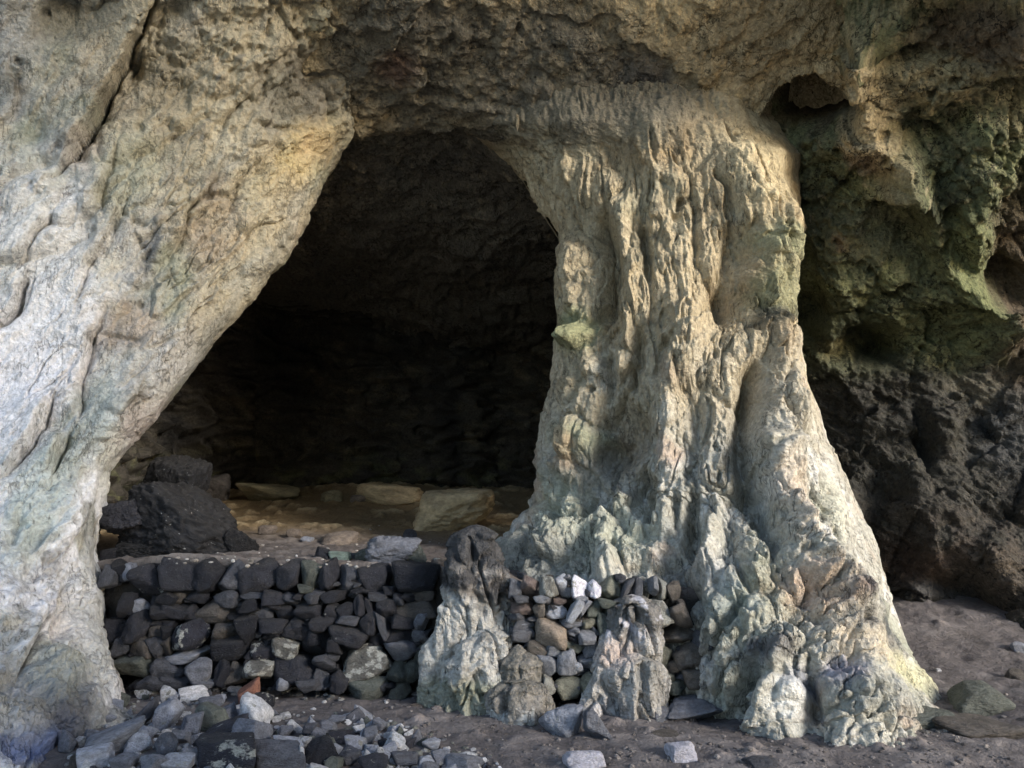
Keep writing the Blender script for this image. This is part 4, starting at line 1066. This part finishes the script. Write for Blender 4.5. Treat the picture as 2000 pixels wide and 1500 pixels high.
# rocks on the terrace behind the walls
TERR = [(215, 1090, 46, 44, 6.75, 31, 'k', 'black rounded stone against the leaning rock, left end of the terrace'), (258, 1090, 40, 30, 6.75, 32, 'd', 'dark stone next to the black rounded one on the terrace'),
        (346, 1090, 40, 26, 6.75, 33, 'n', 'greenish grey stone in front of the black boulder'), (300, 1094, 40, 22, 6.75, 34, 'd', 'dark flat stone under the largest black boulder'),
        (575, 1043, 28, 22, 9.0, 35, 't', 'rounded pinkish stone alone on the chamber floor'), (522, 1036, 34, 20, 9.2, 36, 't', 'pale pinkish stone beside the black boulder'), (600, 1054, 26, 14, 8.8, 37, 'p', 'small pale stone right of the rounded pinkish one'),
        (660, 1052, 72, 28, 8.7, 38, 't', 'flat brownish slab lying on the chamber floor'), (628, 1052, 34, 16, 8.8, 44, 't', 'little brown stone left of the flat slab'),
        (768, 1078, 110, 66, 7.6, 39, 'm', 'grey lumpy rock heap behind the middle of the black wall'), (722, 1086, 60, 44, 7.5, 45, 'n', 'greenish lower shoulder of the grey rock heap'), (806, 1082, 60, 50, 7.6, 46, 'n', 'right shoulder of the grey rock heap'),
        (664, 1088, 42, 24, 7.0, 40, 'q', 'pale green stone on top of the wall'), (628, 1084, 34, 30, 7.1, 41, 'd', 'dark pointed stone left of the pale green one'), (697, 1088, 34, 16, 7.0, 42, 'g', 'grey stone right of the pale green one'),
        (858, 1106, 40, 34, 6.3, 43, 't', 'pinkish white stone wedged beside the stalagmite'), (800, 1046, 30, 26, 8.0, 47, 'g', 'small grey point on the grey rock heap')]
for cx, cy, w, h, D, sd, tn, lb in TERR:
    D = max(6.5, on_ground(cx, cy + h * .42, Td)) + .1
    boulder('rock', cx, cy, w, h, D, sd, tn, lb, 'rock', sub=5, rough=.14 if 'heap' in lb else .1, craggy=.20 if 'heap' in lb else .05, boxy=0 if 'heap' in lb else .5, sharp=8 if 'heap' in lb else 14, alpha=.6 if 'pinkish white' in lb else None)

# rocks on the floor in front
FLOOR = [(1096, 1412, 84, 68, 51, 'p', 'larger pale grey boulder of the pair on the floor', 0), (1170, 1421, 60, 68, 52, 'm', 'smaller upright boulder of the pair on the floor', 0), (1333, 1473, 62, 44, 53, 'l', 'angular pale block alone on the bare floor', 0),
         (1350, 1386, 108, 44, 54, 'm', 'flat half-buried slab in front of the short wall', 0), (1420, 1388, 60, 36, 64, 'm', 'tilted slab end right of the half-buried slab', -18), (1290, 1398, 48, 36, 55, 'm', 'lumpy stone left of the half-buried slab', 0),
         (1278, 1372, 40, 26, 65, 'g', 'stone half buried at the foot of the stump', 20), (1908, 1366, 116, 58, 56, 'n', 'greenish grey rock at the right edge of the floor', 6), (1900, 1420, 150, 34, 57, 'b', 'flat brown ledge below the greenish grey rock', 0),
         (1992, 1268, 34, 26, 58, 'p', 'pale stone lying below the dark mossy wall', 0), (1140, 1486, 80, 40, 59, 'l', 'pale stone nearest the viewer before the pair of boulders', 0), (1490, 1494, 70, 26, 60, 'g', 'low stone at the bottom edge right of the pale block', 0),
         (910, 1338, 90, 50, 61, 'n', 'low mossy rock at the foot of the sooty stalagmite', 0), (1030, 1352, 90, 50, 66, 'g', 'grainy low rock at the foot of the flowstone mound', 0), (1770, 1398, 150, 44, 67, 'n', 'low grey ledge at the right foot of the pillar', 4),
         (1835, 1312, 18, 14, 62, 'w', 'tiny whitish pebble on the slope right of the pillar', 0), (1985, 1320, 40, 26, 63, 'b', 'brown stone half sunk at the right edge', 0), (815, 1378, 34, 12, 68, 't', 'flat pinkish stone lying in front of the black wall', 0),
         (1085, 1436, 20, 14, 69, 'p', 'small chip beside the larger pale boulder', 0), (1300, 1436, 60, 14, 70, 'b', 'low brown bump of rock on the bare floor', 0), (1206, 1362, 40, 26, 71, 'n', 'dark greenish stone left of the stump foot', 0)]
for cx, cy, w, h, sd, tn, lb, rt in FLOOR:
    D = on_ground(cx, cy + h * .40, Gd)
    boulder('rock', cx, cy, w, h, D + .08, sd, tn, lb, 'rock', rot=rt, sub=5, rough=.10, sharp=20 if 'angular' in lb or 'slab' in lb else 12, depth=min(.5, .8 * max(w, h) * D / FPX), boxy=.9 if 'angular' in lb else .4)

# ------------------------------------------------------------------ rubble heap
RUB = """327 1360 30 30 w 0 bright white rounded stone in the rubble;322 1402 44 64 p -22 tall pale leaning slab in the rubble;275 1402 78 24 g 42 long grey slab tilted against the pale leaning slab;370 1420 46 52 m 0;410 1406 50 54 n 10 green-grey blocky stone in the rubble;444 1402 42 42 m 30;428 1437 90 34 d 22 long dark stone under the green-grey block;265 1452 56 46 p 0;320 1457 54 48 g 0;440 1482 128 66 v 8 dark boulder with a white crust at the bottom of the rubble;345 1492 66 26 p 0;300 1492 60 30 m 0;490 1396 58 60 l 0 large lilac-white stone in the rubble;480 1358 50 28 R 28 reddish orange stone at the foot of the black wall;516 1368 42 30 c 0;486 1442 66 54 m 0 grey faceted stone below the lilac-white one;458 1432 30 30 d 0;560 1456 60 30 p 0;622 1476 68 56 k 0 black angular block at the bottom of the rubble;540 1488 96 40 g 0 broad dark grey stone at the bottom edge;588 1482 9 42 w 2 thin white sliver standing beside the black block;592 1449 32 15 w 8;556 1430 32 22 m 0;602 1426 32 22 g 0;640 1421 34 26 m 0;662 1440 44 26 d 0;708 1394 40 15 p -34 pale sliver lying on the right end of the rubble;738 1416 32 28 m 0;718 1442 26 44 m -20;770 1452 40 34 l 0 smaller lilac-white stone in the rubble;692 1457 44 36 p 0;842 1456 38 24 p 0;815 1441 22 26 m 30;730 1490 64 34 d 0;862 1482 44 32 m 0;905 1492 66 26 m 0;742 1466 18 13 w 0;195 1358 54 11 p 3 thin pale slab at the left top of the rubble;190 1373 26 14 w 15;224 1386 40 38 p 0;166 1401 30 28 y 0 tan stone at the left end of the rubble;236 1370 26 32 n 0;210 1451 116 50 m 12 long pale grey slab at the bottom left;262 1420 34 32 m 0;146 1490 26 26 b 0;376 1358 60 30 l 0;455 1350 32 18 p 0;410 1372 50 26 m 15;500 1470 40 20 g 0;680 1482 50 34 g 0;790 1486 60 34 g 0;830 1492 40 30 p 0;655 1408 44 16 m 0;770 1425 30 14 p 0;700 1425 26 16 w 0;180 1480 70 34 p 0;240 1488 50 30 m 0;130 1450 40 40 m 0;395 1452 36 28 d 0;375 1480 50 36 m 0;350 1440 36 26 m 0"""
def rubble():
    k = 0; grp = 'loose rubble stones heaped at the foot of the leaning rock'
    gen = 'grey loose stone among others in the rubble heap'
    items = []
    for s in RUB.split(';'):
        t = s.split()
        items.append((float(t[0]), float(t[1]), float(t[2]), float(t[3]), t[4], float(t[5]), ' '.join(t[6:]) or None, 1))
    r = random.Random(5)
    n = 0
    while n < 285:
        x = r.uniform(140, 960); top = np.interp(x, [140, 300, 480, 560, 700, 800, 960], [1345, 1335, 1345, 1395, 1400, 1432, 1492])
        y = r.uniform(top, 1530)
        w = r.choice([9, 11, 13, 16, 20, 26]) * r.uniform(.8, 1.3); h = w * r.uniform(.5, 1.0)
        items.append((x, y, w, h, r.choice('dgmmppppplllwwn'), r.uniform(-50, 50), None, 0)); n += 1
    ANCH = [(327, 1360, 'bright white stone'), (322, 1402, 'pale leaning slab'), (410, 1406, 'green-grey block'), (440, 1482, 'dark boulder with white crust'), (490, 1396, 'large lilac-white stone'), (480, 1358, 'reddish stone'),
            (622, 1476, 'black angular block'), (708, 1394, 'pale sliver'), (770, 1452, 'smaller lilac-white stone'), (195, 1358, 'thin pale slab'), (210, 1451, 'long pale grey slab'), (540, 1488, 'broad dark grey stone'), (166, 1401, 'tan stone')]
    ton = dict(k='black', d='dark grey', g='dull grey', m='mid grey', p='pale grey', l='lilac white', w='white', n='greenish grey', c='crusted black', y='tan', b='brown')
    for (x, y, w, h, tn, rt, lb, main) in items:
        size = 'large' if w > 40 else 'middling' if w > 24 else 'small' if w > 15 else 'tiny'
        ax, ay, an = min(ANCH, key=lambda q: math.hypot(q[0] - x, 1.5 * (q[1] - y)))
        dx, dy = x - ax, 1.5 * (y - ay)
        rel = ('just ' if math.hypot(dx, dy) < 45 else '') + (('right of' if dx > 0 else 'left of') if abs(dx) > abs(dy) else ('below' if dy > 0 else 'behind'))
        shp = 'flat ' if w / h > 1.6 else ''
        gen = f'{size} {shp}{ton.get(tn, "grey")} rubble stone {rel} the {an}'
        if main and not lb: w, h = w * .85, h * .85
        D = on_ground(x, y + h * .30, Gd, lift=.02 if main else .0)
        s = D / FPX; p = pix(x, y, D)
        dep = max(w, h) * s * random.uniform(.6, .9)
        slab = max(w, h) / min(w, h) > 1.9
        me = SLAB[k % 10] if slab or random.random() < .7 else PROTO[(k * 5) % 44]; k += 1
        cl = stone_color(tn)
        if tn in 'dg': cl = (cl[0] * 1.7, cl[1] * 1.7, cl[2] * 1.7, cl[3] + .15)
        if tn in 'mplwn': cl = (min(.72, cl[0] * 1.45), min(.72, cl[1] * 1.45), min(.75, cl[2] * 1.45), cl[3])
        o = place('rubble_stone', me, (float(p[0]), float(p[1]) + dep * .25, float(p[2])), (w * s * 1.1, dep, h * s * 1.1), (random.uniform(-.5, .5), -math.radians(rt), random.uniform(-.5, .5)), cl, None,
                  label=lb or gen, category='stone', group=grp)
rubble()

# ------------------------------------------------------------------ gravel
def gravel(name, n, area, fun, tones, smin, smax, seed, label):
    r = np.random.default_rng(seed)
    V, q = _ICO[2]
    Vs, qs, cs = [], [], []
    for i in range(n):
        px, py = area(r)
        D = on_ground(px, py, fun); p = pix(px, py, D)
        s = r.uniform(smin, smax) ** 1.0 * np.array([r.uniform(.7, 1.3), r.uniform(.7, 1.3), r.uniform(.4, .9)])
        R_ = np.array(Matrix.Rotation(r.uniform(0, 6.3), 3, 'Z'))
        nz = 1 + .35 * (r.random(len(V)) - .5)
        W = (V * nz[:, None] * s) @ R_.T + p
        Vs.append(W); qs.append(q + i * len(V))
        c = np.array(tones[r.integers(len(tones))]) * r.uniform(.7, 1.2)
        cs.append(np.tile(c, (len(V), 1)))
    o = obj(name, raw_mesh(name, np.concatenate(Vs), np.concatenate(qs), np.concatenate(cs), M_soil, smooth=False), label=label, category='gravel'); o['kind'] = 'stuff'
def area_heap(r):
    while True:
        x = r.uniform(130, 980); y = r.uniform(1335, 1510)
        if y > np.interp(x, [130, 300, 480, 560, 700, 800, 980], [1345, 1335, 1345, 1390, 1395, 1425, 1490]) - 6: return x, y
def area_floor(r): return r.uniform(700, 1990), r.uniform(1355, 1500)
def area_terr(r): return r.uniform(330, 980), 1108 - abs(r.normal()) * 30
gravel('gravel', 700, area_heap, Gd, [(.2, .2, .2), (.35, .35, .36), (.1, .1, .11), (.5, .5, .52), (.16, .16, .14)], .008, .028, 1, 'chips and gravel between the rubble stones')
def area_foot(r):
    x = r.uniform(200, 1850); y = np.interp(x, [200, 860, 1000, 1330, 1450, 1600, 1850], [1345, 1352, 1372, 1365, 1385, 1412, 1425]); return x, y + abs(r.normal()) * 9 - 4
gravel('gravel', 420, area_foot, Gd, [(.2, .19, .18), (.32, .31, .30), (.10, .10, .10), (.15, .14, .13), (.42, .41, .40)], .006, .030, 4, 'grit and chips banked along the foot of the walls and pillar')
gravel('gravel', 800, area_floor, Gd, [(.15, .135, .13), (.20, .18, .17), (.09, .08, .078), (.12, .105, .10)], .004, .018, 2, 'scattered small pebbles on the bare floor')
gravel('gravel', 120, area_terr, Td, [(.3, .27, .24), (.45, .43, .41), (.2, .18, .16)],   .006, .018, 3, 'pale pebbles on the terrace behind the black wall')

# ------------------------------------------------------------------ little stalactites under the roof
for i, (px, py, h, w) in enumerate([(1098, 240, 24, 9), (1124, 262, 40, 10), (1152, 268, 26, 9), (1282, 238, 44, 12), (1300, 246, 30, 9), (1316, 226, 24, 10), (1010, 248, 18, 8)]):
    D = 7.55; s = D / FPX
    V, q = _ICO[4]
    t = (V[:, 2] + 1) / 2
    Wd = (t ** .6) * .9 + .05
    Q_ = np.stack([V[:, 0] * Wd, V[:, 1] * Wd, V[:, 2]], -1)
    Q_[:, :2] += .25 * np.stack([fbm(Q_.astype(F), 1.4, 2, off=i * 9), fbm(Q_.astype(F), 1.4, 2, off=i * 9 + 4)], -1)
    Q_ += .1 * fbm(Q_.astype(F), 4, 2, off=i)[:, None]
    p = pix(px, py - h * .4, D)
    me = raw_mesh('stalactite', Q_, q, None, M_stone)
    place('stalactite', me, tuple(map(float, p)), (w * s * 1.6, w * s * 1.6, h * s * 2.2), (0, 0, i), (.26, .22, .15, .3), None, label=['second', 'third', 'fourth', 'fifth', 'sixth', 'seventh', 'first'][i] + ' small stalactite from the left on the roof lip', category='stalactite', group='small stalactites on the roof lip')
